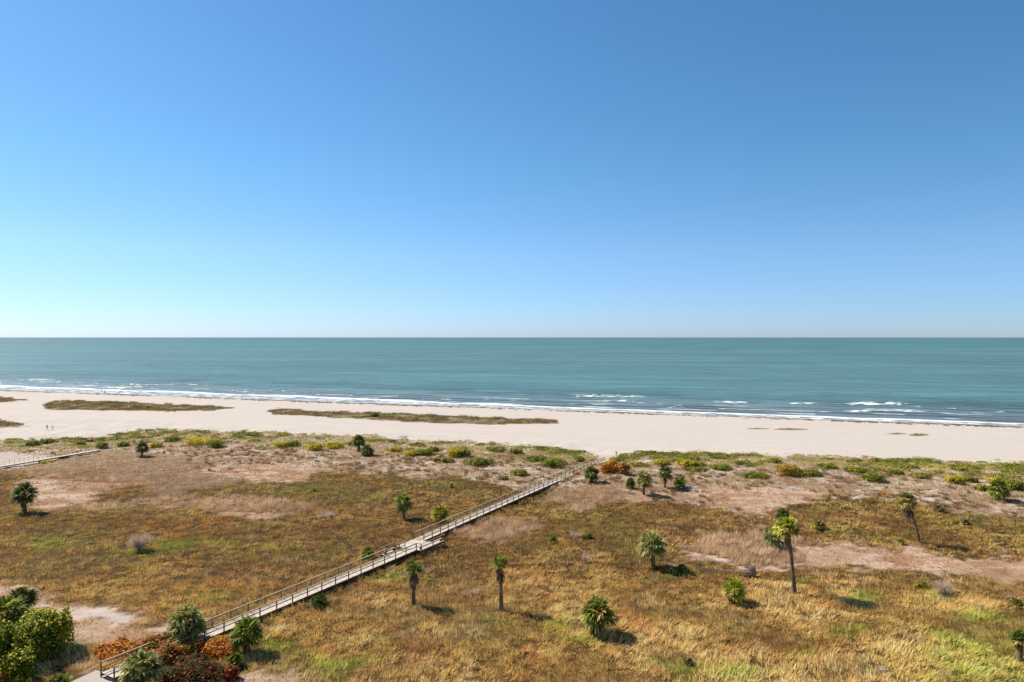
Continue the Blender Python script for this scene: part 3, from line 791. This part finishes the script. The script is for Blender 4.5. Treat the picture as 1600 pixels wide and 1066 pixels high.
# ------------------------------------------------------------------ boardwalks
def post_mesh(h, w=.055):
    m = MB(); c = s2l((168,142,112)) * K
    m.box((0, 0, h / 2), (1, 0, 0), (0, 1, 0), (0, 0, 1), w, w, h / 2, c)
    m.box((0, 0, h + .012), (1, 0, 0), (0, 1, 0), (0, 0, 1), w + .012, w + .012, .012, c * 1.2)
    return m
def v3(p, z): return np.array([p[0], p[1], z])

def walkway(root, a, b, d, n, w, z0, z1, near_posts, far_posts, plank=.24, step=2.5, near_rail=True, far_rail=True, gaps_near=(), gaps_far=(), seed=0, proto=None, cdeck=(240,226,210), mid_rail=True, pw=1.0):
    nr = np.random.default_rng(seed)
    L = np.linalg.norm(b - a); zz = lambda s: z0 + (z1 - z0) * s / L
    d3 = np.array([d[0], d[1], (z1 - z0) / L]); n3 = np.array([n[0], n[1], 0]); up = np.array([0, 0, 1.0])
    # planks
    m = MB(); s = plank / 2
    while s < L:
        p = a + d * s + n * w / 2
        m.box(v3(p, zz(s) - .02), d3, n3, up, plank / 2 - .008, w / 2 + nr.uniform(-.015, .015), .02, s2l(cdeck) * K * nr.uniform(.98, 1.25))
        s += plank
    m.build('deck', M_WOOD, root)
    m = MB()
    for q in (.1, w - .1):
        p = a + d * L / 2 + n * q
        m.box(v3(p, zz(L / 2) - .165), d3, n3, up, L / 2, .035, .12, s2l((128,106,84)) * K)
    m.build('joist', M_WOOD, root)
    rails = []
    for q, on, gaps in ((0, near_rail, gaps_near), (w, far_rail, gaps_far)):
        if not on: continue
        spans = []; s0 = 0
        for g0, g1 in sorted(gaps): spans.append((s0, g0)); s0 = g1
        spans.append((s0, L)); m = MB()
        for s0, s1 in spans:
            if s1 - s0 < .5: continue
            mid = (s0 + s1) / 2; p = a + d * mid + n * q; hl = (s1 - s0) / 2
            off = n3 * (-.02 if q == 0 else .02)
            m.box(v3(p, zz(mid) + 1.055) + off, d3, n3, up, hl, .075 * pw, .02 * pw, s2l((226,200,160)) * K)
            if mid_rail: m.box(v3(p, zz(mid) + .96) + off, d3, n3, up, hl - .01, .02, .045, s2l((206,180,146)) * K)
            if mid_rail: m.box(v3(p, zz(mid) + .52) + off, d3, n3, up, hl - .01, .02, .05, s2l((200,176,144)) * K)
            k = max(1, round((s1 - s0) / step))
            for i in range(k + 1):
                ss = s0 + (s1 - s0) * i / k; pp = a + d * ss + n * (q + (-.04 if q == 0 else .04))
                zb = min(float(th(pp[0], pp[1])) - .2, zz(ss) - .3)
                if proto[0] is None:
                    o = post_mesh(1.0).build('post', M_WOOD, root); proto[0] = o
                else:
                    o = proto[0].copy(); COL.objects.link(o)
                o.parent = root; o.rotation_euler = (0, 0, math.atan2(d[1], d[0]))
                h = zz(ss) + 1.035 - zb; o.location = (pp[0], pp[1], zb); o.scale = (pw, pw, h)
        m.build('handrail', M_WOOD, root)

def bumpout(root, c0, d, n, length, out, z, proto, name='bench'):
    """side platform: c0 corner at the deck edge, d along, n outward; deck, rail on 3 sides, bench against the rail"""
    m = MB(); up = np.array([0, 0, 1.0]); d3 = v3(d, 0); n3 = v3(n, 0); nr = np.random.default_rng(3); s = .12
    while s < length:
        m.box(v3(c0 + d * s + n * out / 2, z - .024), d3, n3, up, .112, out / 2, .02, s2l((240,226,210)) * K * nr.uniform(.98, 1.25)); s += .24
    m.box(v3(c0 + d * length / 2 + n * (out - .06), z - .17), d3, n3, up, length / 2, .035, .12, s2l((128,106,84)) * K)
    m.build('platform', M_WOOD, root)
    m = MB(); ex = .03
    cs = [c0, c0 + n * out, c0 + n * out + d * length, c0 + d * length]
    for i in range(3):
        p, q = cs[i], cs[i + 1]; e = (q - p); hl = np.linalg.norm(e) / 2; e = e / (2 * hl); w = np.array([-e[1], e[0]])
        for zz, hw, hh in ((1.05 + .004 * i, .07, .02), (.52 + .004 * i, .02, .05)):
            m.box(v3((p + q) / 2, z + zz), v3(e, 0), v3(w, 0), up, hl - .02, hw, hh, s2l((186,156,116)) * K)
    m.build('platform_rail', M_WOOD, root)
    for p in cs + [(cs[1] + cs[2]) / 2]:
        o = proto[0].copy(); COL.objects.link(o); o.parent = root; zb = float(th(p[0], p[1])) - .2
        o.location = (p[0], p[1], zb); o.scale = (1, 1, z + 1.035 - zb); o.rotation_euler = (0, 0, math.atan2(d[1], d[0]))
    m = MB(); bc = c0 + d * length / 2 + n * (out - .42)
    for q in (-.15, 0, .15):
        m.box(v3(bc + n * q, z + .44), d3, n3, up, length / 2 - .2, .065, .02, s2l((210,190,166)) * K)
    for q in (-1, 1):
        m.box(v3(bc + d * q * (length / 2 - .45), z + .21), d3, n3, up, .05, .2, .21, s2l((120,96,72)) * K)
    m.build(name, M_WOOD, root)

def build_boardwalk():
    r = tag(empty('boardwalk', (0, 0, 0)), 'long raised wooden boardwalk with handrails crossing the marsh to the beach', 'boardwalk')
    proto = [None]; LA = np.linalg.norm(A1 - A0); LB = np.linalg.norm(B1 - B0)
    walkway(r, A0, A1, dA, nA, WA, DZ, DZ, 0, 0, gaps_far=[(LA - 4.6, LA - 1.4)], proto=proto, seed=1)
    # the jog between the two runs
    j0, j1 = A1, B0 + nB * 0
    m = MB(); d3 = v3(dA, 0); n3 = v3(nA, 0); e = B0 + nB * WB / 2 - (A1 + nA * WA / 2)
    Lj = abs(e @ dA); nr = np.random.default_rng(9)
    s = .12
    while s < Lj + .1:
        w0 = 0; w1 = max(WA, (B0 - A1) @ nA + WB)
        m.box(v3(A1 + dA * s + nA * (w0 + w1) / 2, DZ - .02), d3, n3, (0, 0, 1), .112, (w1 - w0) / 2, .02, s2l((240,226,210)) * K * nr.uniform(.98, 1.25)); s += .24
    m.build('deck', M_WOOD, r)
    walkway(r, B0, B1, dB, nB, WB, DZ + .006, .35, 0, 0, proto=proto, seed=2, step=2.45)
    bumpout(r, A1 + dA * .1 + nA * .02, dA, -nA * 1.0, Lj + 1.6, .95, DZ - .002, proto)
    bumpout(r, A0 + dA * (LA - 4.5) + nA * WA, dA, nA, 3.0, 1.1, DZ - .002, proto)
    r2 = tag(empty('boardwalk', (0, 0, 0)), 'distant pale beach walkway with thin posts running in from the left edge', 'boardwalk')
    proto2 = [None]
    walkway(r2, L0, L1, dL, nL, 1.7, .8, .6, 0, 0, proto=proto2, seed=4, step=2.6, cdeck=(244,232,218), plank=.4, mid_rail=False, pw=.45)
    # concrete landing
    m = MB(); P = PAD; z = [float(th(*p)) for p in P]; zt = max(z) + .18
    m.add([v3(p, zt) for p in P] + [v3(p, zt - .5) for p in P], [(0, 3, 2, 1), (0, 1, 5, 4), (1, 2, 6, 5), (2, 3, 7, 6), (3, 0, 4, 7)], s2l((222,212,200)) * K)
    o = m.build('path', M_CONC); tag(o, 'pale concrete landing where the boardwalk starts', kind='structure')
    # sloping ramp rail on the landing side
    return r

# ------------------------------------------------------------------ people (a few pixels tall on the beach)
def person(px, py, label, top=(60,60,70), legs=(70,64,60), hgt=1.7, stride=.25, turn=0.0, seed=0, group='people on the beach'):
    b = G(px, py); sc = hgt / 1.75
    me = bpy.data.meshes.new('person')
    J = [(0, 0, .95), (0, 0, 1.2), (0, 0, 1.42), (0, 0, 1.52), (0, 0, 1.62), (0, 0, 1.72),
         (-.1, 0, .9), (-.11, stride * .5, .5), (-.11, stride * .6, .06), (-.11, stride * .6 + .14, .03),
         (.1, 0, .9), (.11, -stride * .35, .5), (.11, -stride * .9, .08), (.11, -stride * .9 + .14, .04),
         (-.19, 0, 1.4), (-.24, -.08, 1.12), (-.24, .06, .86), (-.24, .1, .78),
         (.19, 0, 1.4), (.24, .08, 1.12), (.25, .2, .9), (.25, .24, .82)]
    E = [(0, 1), (1, 2), (2, 3), (3, 4), (4, 5), (0, 6), (6, 7), (7, 8), (8, 9), (0, 10), (10, 11), (11, 12), (12, 13), (2, 14), (14, 15), (15, 16), (16, 17), (2, 18), (18, 19), (19, 20), (20, 21)]
    Rr = [.15, .135, .15, .055, .095, .085, .1, .065, .045, .04, .1, .065, .045, .04, .065, .045, .035, .03, .065, .045, .035, .03]
    me.from_pydata([tuple(np.array(p) * sc) for p in J], E, [])
    o = bpy.data.objects.new('person', me); COL.objects.link(o)
    o.modifiers.new('skin', 'SKIN'); sv = me.skin_vertices[0].data
    for i, q in enumerate(Rr): sv[i].radius = (q * sc, q * sc * .85)
    sv[0].use_root = True
    o.modifiers.new('sub', 'SUBSURF').levels = 1; o.modifiers['sub'].render_levels = 1
    mat, nt, out = new_mat('person_clothes'); N, L = nt.nodes.new, nt.links.new
    tc = N('ShaderNodeTexCoord'); sp = N('ShaderNodeSeparateXYZ'); L(tc.outputs['Object'], sp.inputs[0])
    cr = N('ShaderNodeValToRGB'); cr.color_ramp.interpolation = 'CONSTANT'; el = cr.color_ramp.elements
    dv = N('ShaderNodeMath'); dv.operation = 'DIVIDE'; dv.inputs[1].default_value = 1.8 * sc; L(sp.outputs[2], dv.inputs[0]); L(dv.outputs[0], cr.inputs[0])
    cc = lambda c: (*s2l(c), 1)
    el[0].position = 0; el[0].color = cc(legs); el[1].position = .53; el[1].color = cc(top)
    e2 = el.new(.82); e2.color = cc((176,136,112)); e3 = el.new(.93); e3.color = cc((70,52,40))
    p = N('ShaderNodeBsdfPrincipled'); p.inputs['Roughness'].default_value = .9; L(cr.outputs[0], p.inputs['Base Color']); L(p.outputs[0], out.inputs[0])
    me.materials.append(mat)
    o.location = b; o.rotation_euler = (0, 0, turn)
    tag(o, label, 'person', group)
    return o

# ------------------------------------------------------------------ camera, sky and sun
def build_light_camera():
    cam = bpy.data.cameras.new('camera'); co = bpy.data.objects.new('camera', cam); COL.objects.link(co)
    co.location = (0, 0, H); co.rotation_euler = (radians(90), 0, 0)
    cam.sensor_width = 36; cam.lens = 36 * F / 1600; cam.shift_y = -(533 - HV) / 1600
    cam.clip_start = .5; cam.clip_end = 300000
    SC.camera = co
    sx, sy, el = -.861, .508, radians(44)
    w = bpy.data.worlds.new('World'); SC.world = w; w.use_nodes = True; nt = w.node_tree
    bg = nt.nodes['Background']; sky = nt.nodes.new('ShaderNodeTexSky'); sky.sky_type = 'NISHITA'
    sky.sun_disc = False; sky.sun_elevation = el; sky.sun_rotation = math.atan2(sx, sy)
    sky.altitude = 2500; sky.air_density = SKY[0]; sky.dust_density = SKY[1]; sky.ozone_density = SKY[2]
    tc = nt.nodes.new('ShaderNodeTexCoord'); sp = nt.nodes.new('ShaderNodeSeparateXYZ'); nt.links.new(tc.outputs['Generated'], sp.inputs[0])
    cr = nt.nodes.new('ShaderNodeValToRGB'); nt.links.new(sp.outputs[2], cr.inputs[0]); E = cr.color_ramp.elements
    E[0].position = 0; E[0].color = (.505, .505, .545, 1); E[1].position = .115; E[1].color = (.68, .648, .57, 1)
    for ps, c in ((.227, (.585, .695, .59)), (.432, (.54, .695, .625)), (.62, (.44, .46, .38))):
        e = E.new(ps); e.color = (*c, 1)
    vm = nt.nodes.new('ShaderNodeVectorMath'); vm.operation = 'MULTIPLY'
    nt.links.new(sky.outputs[0], vm.inputs[0]); nt.links.new(cr.outputs[0], vm.inputs[1])
    nt.links.new(vm.outputs[0], bg.inputs[0]); bg.inputs[1].default_value = SKY[3]     # sky tint by elevation; unseen zenith darkened to cut the ambient fill
    sun = bpy.data.lights.new('sun', 'SUN'); so = bpy.data.objects.new('sun', sun); COL.objects.link(so)
    sun.energy = 5.0; sun.angle = radians(.53); sun.color = (1, .92, .80)
    from mathutils import Vector
    dirv = Vector((sx * cos(el), sy * cos(el), sin(el)))
    so.rotation_euler = (-dirv).to_track_quat('-Z', 'Y').to_euler(); so.location = (-60, 40, 90)
    SC.view_settings.view_transform = 'Standard'; SC.view_settings.look = 'None'
    SC.view_settings.exposure = EXPO; SC.view_settings.gamma = 1
    SC.cycles.max_bounces = 6; SC.cycles.transparent_max_bounces = 4
SKY = (1.0, 2.0, 10.0, .164)
EXPO = .65

# ------------------------------------------------------------------ assemble
build_light_camera()
build_ground(); build_sea(); build_grass(); build_cover(); build_wrack(); build_boardwalk()

pl = palm
pl(1241, 928, 806, 44, 'tallest palm on the right with long bare trunk and drooping skirt', 'bright', 1, lean=(-.85, .2), skirt=26, skirt_len=1.9, trunk_r=.26, dens=1.3, old=.35, base_leaves=7, shag=1)
pl(1232, 857, 818, 34, 'short palm whose crown shows on the left behind the tallest palm', 'pale', 2, skirt=10, dens=1.1, crown_h=1.15, lean=(-2.7, 0))
pl(1234, 820, 793, 27, 'round green palm seen just above the tallest palm on the right', 'dark', 3, skirt=4, lean=(-1.2, 0))
pl(1436, 848, 768, 32, 'slim leaning palm with thin bare trunk on the far right marsh', 'dark', 4, lean=(-2.0, 0), skirt=22, skirt_len=2.6, trunk_r=.2, old=.3)
pl(646, 944, 878, 33, 'small-headed palm with brown skirt, left of the two lone trunks in the middle', 'green', 5, lean=(.0, 0), skirt=30, skirt_len=2.2, trunk_r=.24, dens=.75, old=.1, droop=.25, crown_h=.75)
pl(783, 953, 871, 29, 'small-headed palm with tall dark trunk, right of the two lone trunks in the middle', 'green', 6, lean=(-.15, 0), skirt=22, skirt_len=2.0, trunk_r=.24, dens=.75, droop=.25, crown_h=.7)
pl(1021, 887, 832, 49, 'full pale-green palm with short trunk right of the middle of the marsh', 'pale', 7, lean=(-.3, 0), skirt=12, dens=1.2, trunk_r=.24, crown_h=.85)
pl(1147, 940, 899, 42, 'small palm with yellow old fronds on its left side below the tallest palm', 'bright', 8, skirt=6, dens=1.0, old=.5, trunk_r=.26)
pl(631, 811, 769, 31, 'green round-headed palm in the marsh above the boardwalk platform', 'green', 9, skirt=6, trunk_r=.26, dens=1.1)
pl(687, 817, 786, 30, 'yellow-green small palm touching the far rail of the boardwalk', 'yellow', 10, skirt=3, trunk_r=.22, dens=1.1)
pl(38, 801, 750, 40, 'dark thick-trunked palm standing alone near the left edge', 'dark', 11, skirt=10, trunk_r=.36, dens=1.25, shag=1)
pl(222, 713, 688, 23, 'small dark palm beside the dunes on the left', 'dark', 12, skirt=4, trunk_r=.28)
pl(562, 704, 677, 24, 'upper of two touching palms on the dune edge left of middle', 'dark', 13, skirt=3, trunk_r=.25, lean=(-.3, 0))
pl(574, 712, 692, 24, 'lower of two touching palms on the dune edge left of middle', 'dark', 14, skirt=6, trunk_r=.25)
pl(924, 754, 726, 28, 'dark palm beside the far end of the boardwalk next to the orange bush', 'dark', 15, skirt=7, trunk_r=.26, dens=1.1)
pl(1006, 773, 733, 30, 'pale palm with hanging light fronds, left of the pair right of the boardwalk end', 'pale', 16, skirt=8, trunk_r=.26, dens=1.1, crown_h=1.0)
pl(1039, 762, 725, 26, 'green palm with brown lower fronds, right of the pair right of the boardwalk end', 'dark', 17, skirt=12, trunk_r=.22)
pl(1562, 782, 746, 36, 'bushy palm among dune shrubs near the right edge', 'green', 18, skirt=6, trunk_r=.26, dens=1.2)
pl(292, 1012, 948, 61, 'big pale-green round-headed palm among red bushes by the boardwalk', 'pale', 20, skirt=18, trunk_r=.3, dens=1.5, crown_h=.85)
pl(385, 1022, 966, 54, 'bright green palm beside the boardwalk, right of the big pale palm', 'green', 21, skirt=10, trunk_r=.3, dens=1.3, crown_h=.8)
pl(222, 1092, 1020, 66, 'palm cut by the lower edge in front of the red bushes', 'pale', 22, skirt=12, trunk_r=.3, dens=1.3, crown_h=.8)
pl(36, 962, 921, 46, 'palm head rising behind the big bush at the left edge', 'dark', 23, skirt=6, trunk_r=.26, dens=1.1, crown_h=.6)
pl(12, 985, 936, 56, 'second palm head at the left edge, half inside the big bush', 'green', 24, skirt=6, trunk_r=.26, dens=1.1, crown_h=.7)
pl(1594, 1036, 984, 34, 'shaggy palm cut by the right edge low in the picture', 'dark', 25, skirt=22, trunk_r=.3, dens=1.0, old=.3)
pm = palmetto
pl(934, 990, 929, 58, 'large low palm with a cone of brown fronds at its base in the middle foreground', 'green', 30, skirt=46, skirt_len=3.2, trunk_r=.35, dens=1.5, crown_h=1.05, old=.15)
pm(985, 763, 742, 22, 'spiky dark green palmetto left of the pale palm', 'dark', 31)
pm(1062, 762, 742, 26, 'small bright palmetto right of the pair of palms', 'green', 32)
pm(1279, 826, 806, 30, 'yellowing small palmetto right of the tallest palm', 'yellow', 33, dead=.45)
pm(576, 872, 851, 28, 'green palmetto peeping over the far rail of the boardwalk', 'green', 34)
pm(498, 948, 923, 42, 'dark palmetto tight against the near side of the boardwalk', 'dark', 35, dead=.1, nl=36)
pm(1066, 896, 876, 26, 'dark green palmetto in the shadow of the full pale palm', 'dark', 36)
pm(1586, 950, 928, 34, 'yellow-green palmetto with pale dead leaves near the right edge', 'yellow', 37, dead=.45)
pm(863, 846, 831, 18, 'small rounded palmetto left of the marsh middle', 'green', 38)
pm(1467, 800, 785, 24, 'grey half-dead palmetto right of the slim leaning palm', 'dark', 39, dead=.6)
pm(1507, 818, 806, 20, 'small grey half-dead palmetto in the green patch near the right edge', 'dark', 40, dead=.8)
pm(93, 1072, 1050, 48, 'bright green palmetto cut by the lower edge beside the landing', 'green', 41, nl=34)
pm(285, 1030, 1002, 44, 'green palmetto growing under the big pale palm', 'green', 42, nl=34)
pm(366, 1040, 1014, 36, 'green palmetto between the red bushes and the bright green palm', 'green', 43)
pm(490, 768, 761, 12, 'tiny palmetto alone in the left-middle marsh', 'green', 44, nl=16)
pm(1075, 1038, 1022, 20, 'small half-dead palmetto in the lower middle grass', 'dark', 45, dead=.6)
pm(705, 762, 752, 10, 'tiny pale palmetto right of the green round-headed palm', 'pale', 46, dead=.6, nl=14)
pm(1408, 873-22, 838, 12, 'tiny palmetto beside the foot of the slim leaning palm', 'green', 47, nl=12)

sh = shrub
sh(60, 1046, 940, 104, 'large leafy green bush filling the lower left corner', 'bush', 60, n=20000, leaf=.25, depth=1.45, nblob=26, name='leafy_bush', cat='bush', br=(.14, .36))
sh(28, 1078, 1010, 70, 'lighter green bush in front of the large corner bush', 'bush', 61, n=6000, leaf=.24, nblob=14, name='leafy_bush', cat='bush', br=(.18, .4))
sh(-2, 1060, 962, 66, 'dark leafy bush cut by the left edge behind the lighter one', 'bush', 59, n=6000, leaf=.24, depth=1.3, nblob=7, name='leafy_bush', cat='bush')
sh(2, 1084, 1050, 26, 'small orange bush at the very lower left corner', 'rust', 62, n=700, leaf=.2, nblob=4, name='leafy_bush', cat='bush')
g = 'red and orange sea grape bushes beside the boardwalk start'
sh(182, 1030, 996, 92, 'bright orange sea grape bush beside the ramp rail', 'orange', 63, n=4000, leaf=.27, nblob=7, name='sea_grape_bush', cat='bush', group=g)
sh(246, 1034, 986, 92, 'red and orange sea grape bush left of the big pale palm', 'rust', 64, n=4600, leaf=.27, nblob=7, name='sea_grape_bush', cat='bush', group=g)
sh(334, 1030, 990, 88, 'golden orange sea grape bush right of the big pale palm', 'orange', 65, n=3600, leaf=.25, nblob=6, name='sea_grape_bush', cat='bush', group=g)
sh(300, 1080, 1020, 130, 'dark red and green sea grape bush at the lower edge', 'darkred', 66, n=7500, leaf=.26, nblob=8, name='sea_grape_bush', cat='bush', group=g)
sh(318, 1062, 1038, 34, 'salmon red sea grape bush low in front of the dark red one', 'red', 67, n=1300, leaf=.24, nblob=4, name='sea_grape_bush', cat='bush', group=g)
sh(362, 1066, 1036, 34, 'reddish bush at the right end of the sea grapes', 'red', 68, n=1200, leaf=.24, nblob=4, name='sea_grape_bush', cat='bush', group=g)
sh(264, 1052, 998, 86, 'deep red sea grape bush between two palms at the lower edge', 'rust', 69, n=4200, leaf=.26, nblob=5, name='sea_grape_bush', cat='bush', group=g)
sh(956, 741, 717, 52, 'round orange sea grape bush at the beach end of the boardwalk', 'orange', 70, n=2000, leaf=.42, nblob=6, name='sea_grape_bush', cat='bush')
sh(975, 743, 722, 26, 'rust brown sea grape bush joined to the orange one', 'rust', 71, n=800, leaf=.4, nblob=4, name='sea_grape_bush', cat='bush')
gd = 'shrubs along the dune crest'
DS = [
 (308,698,677,56,'yellow','broad bright yellow shrub on the left dune above the small dark palm'),
 (338,700,684,28,'green','dark green shrub on the right side of the broad yellow one'),
 (244,700,689,26,'yellow','low yellow shrub right of the small dark palm'),
 (70,725,717,24,'yellow','yellow shrub hugging the left walkway, nearer one'),
 (98,716,708,20,'yellow','yellow shrub hugging the left walkway, farther one'),
 (52,698,686,26,'lime','yellow-green shrub on the dune at the left edge'),
 (74,694,684,24,'lime','lime shrub touching the left-edge dune shrub'),
 (126,696,687,18,'olive','small dark olive shrub left of the walkway end'),
 (160,701,689,20,'lime','lime shrub at the end of the left walkway'),
 (192,698,688,24,'olive','olive shrub between the walkway end and the small dark palm'),
 (268,690,679,26,'lime','small lime shrub behind the broad yellow one'),
 (440,699,686,30,'yellow','yellow shrub on the dune, left of the gap before two yellow ones'),
 (460,698,687,28,'green','green shrub beside the lone yellow one on the left dune'),
 (494,705,690,30,'yellow','left of two neighbouring yellow shrubs before the touching palms'),
 (523,702,688,34,'yellow','right of two neighbouring yellow shrubs before the touching palms'),
 (553,697,687,20,'olive','olive shrub behind the two touching palms'),
 (617,706,696,24,'yellow','small yellow shrub right of the two touching palms'),
 (646,713,701,28,'yellow','yellow half of the shrub pair right of the touching palms'),
 (664,712,700,26,'green','green half of the shrub pair right of the touching palms'),
 (677,706,696,18,'lime','tiny lime shrub behind the green half of the shrub pair'),
 (711,716,697,34,'yellow','tall yellow-orange shrub on the middle dune'),
 (726,714,700,24,'green','dark green shrub on the right side of the tall yellow one'),
 (700,724,714,22,'lime','small lime shrub below the tall yellow one'),
 (748,729,712,48,'lime','wide lime green shrub in the middle dune'),
 (682,722,714,14,'olive','little olive shrub left of the small lime one'),
 (775,706,695,36,'olive','olive shrub on the crest of the middle dune'),
 (805,710,699,24,'olive','dark olive shrub on the crest left of the boardwalk'),
 (838,722,710,38,'lime','lime shrub left of the big one near the boardwalk'),
 (862,732,711,46,'lime','large lime green shrub nearest the boardwalk rail'),
 (813,744,731,28,'olive','olive shrub in the sandy strip left of the boardwalk'),
 (788,751,743,16,'olive','small dark shrub lower in the sandy strip left of the boardwalk'),
 (905,722,711,18,'olive','olive shrub just left of the boardwalk end'),
 (1000,730,721,34,'lime','lime shrub behind the pale palm'),
 (1032,728,716,30,'yellow','yellow shrub behind the green palm of the pair'),
 (1072,730,716,34,'yellow','yellow shrub right of the pair of palms, on the crest'),
 (1090,729,720,26,'olive','grey-green shrub right of the crest yellow one'),
 (1090,738,729,34,'lime','low lime shrub on sand right of the pair of palms'),
 (1125,736,724,34,'green','green shrub between two crest shrubs right of the palms'),
 (1180,748,734,44,'lime','wide lime shrub left of the orange-tinted one'),
 (1232,746,717,50,'goldleaf','big orange-tinted golden shrub on the right dune'),
 (1266,746,730,40,'green','dark green shrub on the right side of the golden one'),
 (1292,733,722,34,'lime','lime shrub on the crest right of the golden one'),
 (1338,740,727,44,'lime','lime shrub at the start of the right dune row'),
 (1364,754,737,42,'green','tall green shrub in the middle of the right dune row'),
 (1398,742,731,34,'lime','lime shrub right of the tall green one'),
 (1438,748,736,34,'olive','olive shrub left of the bright yellow one at right'),
 (1492,757,740,32,'yellow','bright yellow shrub left of the bushy palm'),
 (1516,755,743,26,'green','green shrub right of the bright yellow one'),
 (1535,768,756,30,'lime','lime shrub left of the bushy palm foot'),
 (1560,757,742,34,'yellow','yellow shrub right behind the bushy palm'),
 (1592,768,745,40,'lime','lime shrub at the right edge of the dunes'),
 (1160,727,717,30,'olive','olive shrub on the crest above the wide lime one'),
 (1210,724,714,24,'olive','small olive shrub above the golden one'),
 (1500,737,728,30,'olive','olive shrub on the far crest near the right edge'),
 (1420,733,724,28,'olive','olive shrub on the far crest of the right dune row'),
 (395,682,673,34,'olive','olive shrub on the crest of the left dune'),
 (960,722,713,18,'yellow','small yellow shrub behind the orange sea grape at the boardwalk end'),
]
for i, (x, y, t, w, p, lab) in enumerate(DS):
    sh(x, y, t + (y - t) * .12, w * 1.22, lab, p, 100 + i, n=int(700 + w * 26), leaf=.34, depth=.8, nblob=12, group=gd, br=(.13, .42))

sh(586, 652, 644, 24, 'dark green bush in the middle of the long grassy island on the beach', 'green', 89, n=500, leaf=.6, depth=.8)
sh(232, 639, 634, 10, 'small green bush on the left grassy island on the beach', 'green', 90, n=200, leaf=.6, depth=.8)
twiggy(218, 859, 831, 46, 'round bleached leafless shrub in the left marsh', 80, n=260)
twiggy(1474, 930, 905, 40, 'white leafless shrub in the right marsh', 81, n=170)
twiggy(508, 808, 795, 30, 'grey driftwood-like dead shrub in the left-middle marsh', 82, n=60, spread=1.3, thick=.04)
twiggy(740, 930, 918, 24, 'grey pile of dead twigs between the two lone palms', 83, n=70, spread=1.2)
twiggy(1378, 1052, 1040, 28, 'grey dead twigs low in the right foreground', 84, n=60, spread=1.3)
twiggy(914, 880, 862, 20, 'bleached dead stalks left of the full pale palm', 85, n=40, spread=.9)
twiggy(898, 840, 828, 26, 'grey dead stalks above the marsh middle', 86, n=60, spread=1.1)
sh(918, 842, 831, 24, 'low grey-green bush right of the grey dead stalks', 'olive', 87, n=700, leaf=.25)
sh(1440, 922, 908, 34, 'low dark green bush left of the white leafless shrub', 'green', 88, n=900, leaf=.22)

# fallen bleached trunk with its root plate
b0, b1 = G(1092, 893), G(1168, 899)
rt = tag(empty('fallen_log', b0), 'thin bleached fallen trunk with a round root end in the right marsh', 'log')
m = MB(); e = b1 - b0
m.tube([e * t + np.array([0, .25 * sin(t * 5), .38 + .05 * sin(t * 9)]) for t in np.linspace(0, 1, 12)], np.linspace(.08, .17, 12), s2l((222,206,192)) * K, 7)
m.build('trunk', M_DEAD, rt)
m = MB(); nr = np.random.default_rng(2); c = e + np.array([.5, 0, .65])
m.tube([c + np.array([-.55, 0, 0]), c + np.array([-.2, 0, 0]), c + np.array([.25, 0, 0]), c + np.array([.55, 0, 0])], [.2, .75, .8, .45], s2l((206,190,176)) * K, 10)
for i in range(26):
    d = nr.normal(size=3); d /= np.linalg.norm(d); m.tube([c + d * .5, c + d * 1.0], [.07, .03], s2l((190,170,150)) * K, 4)
m.build('root_plate', M_DEAD, rt)

person(163.5, 615, 'tiny dark figure walking at the water edge on the left', (52,46,60), (50,46,54), 1.8, .35, 1.2)
person(186.5, 614.5, 'tiny pale grey figure in the wash right of the dark one', (130,130,140), (120,116,120), 1.5, .3, 1.4)
person(73.5, 671.5, 'figure in olive clothes on the open beach, left of two', (120,106,70), (110,94,66), 1.8, .3, .4)
person(82, 671.5, 'figure in light brown clothes on the open beach, right of two', (168,140,116), (150,130,96), 1.65, .5, -.8)
person(963, 712.5, 'dark figure standing on sand past the end of the boardwalk', (70,62,74), (76,68,76), 1.35, .2, .3)
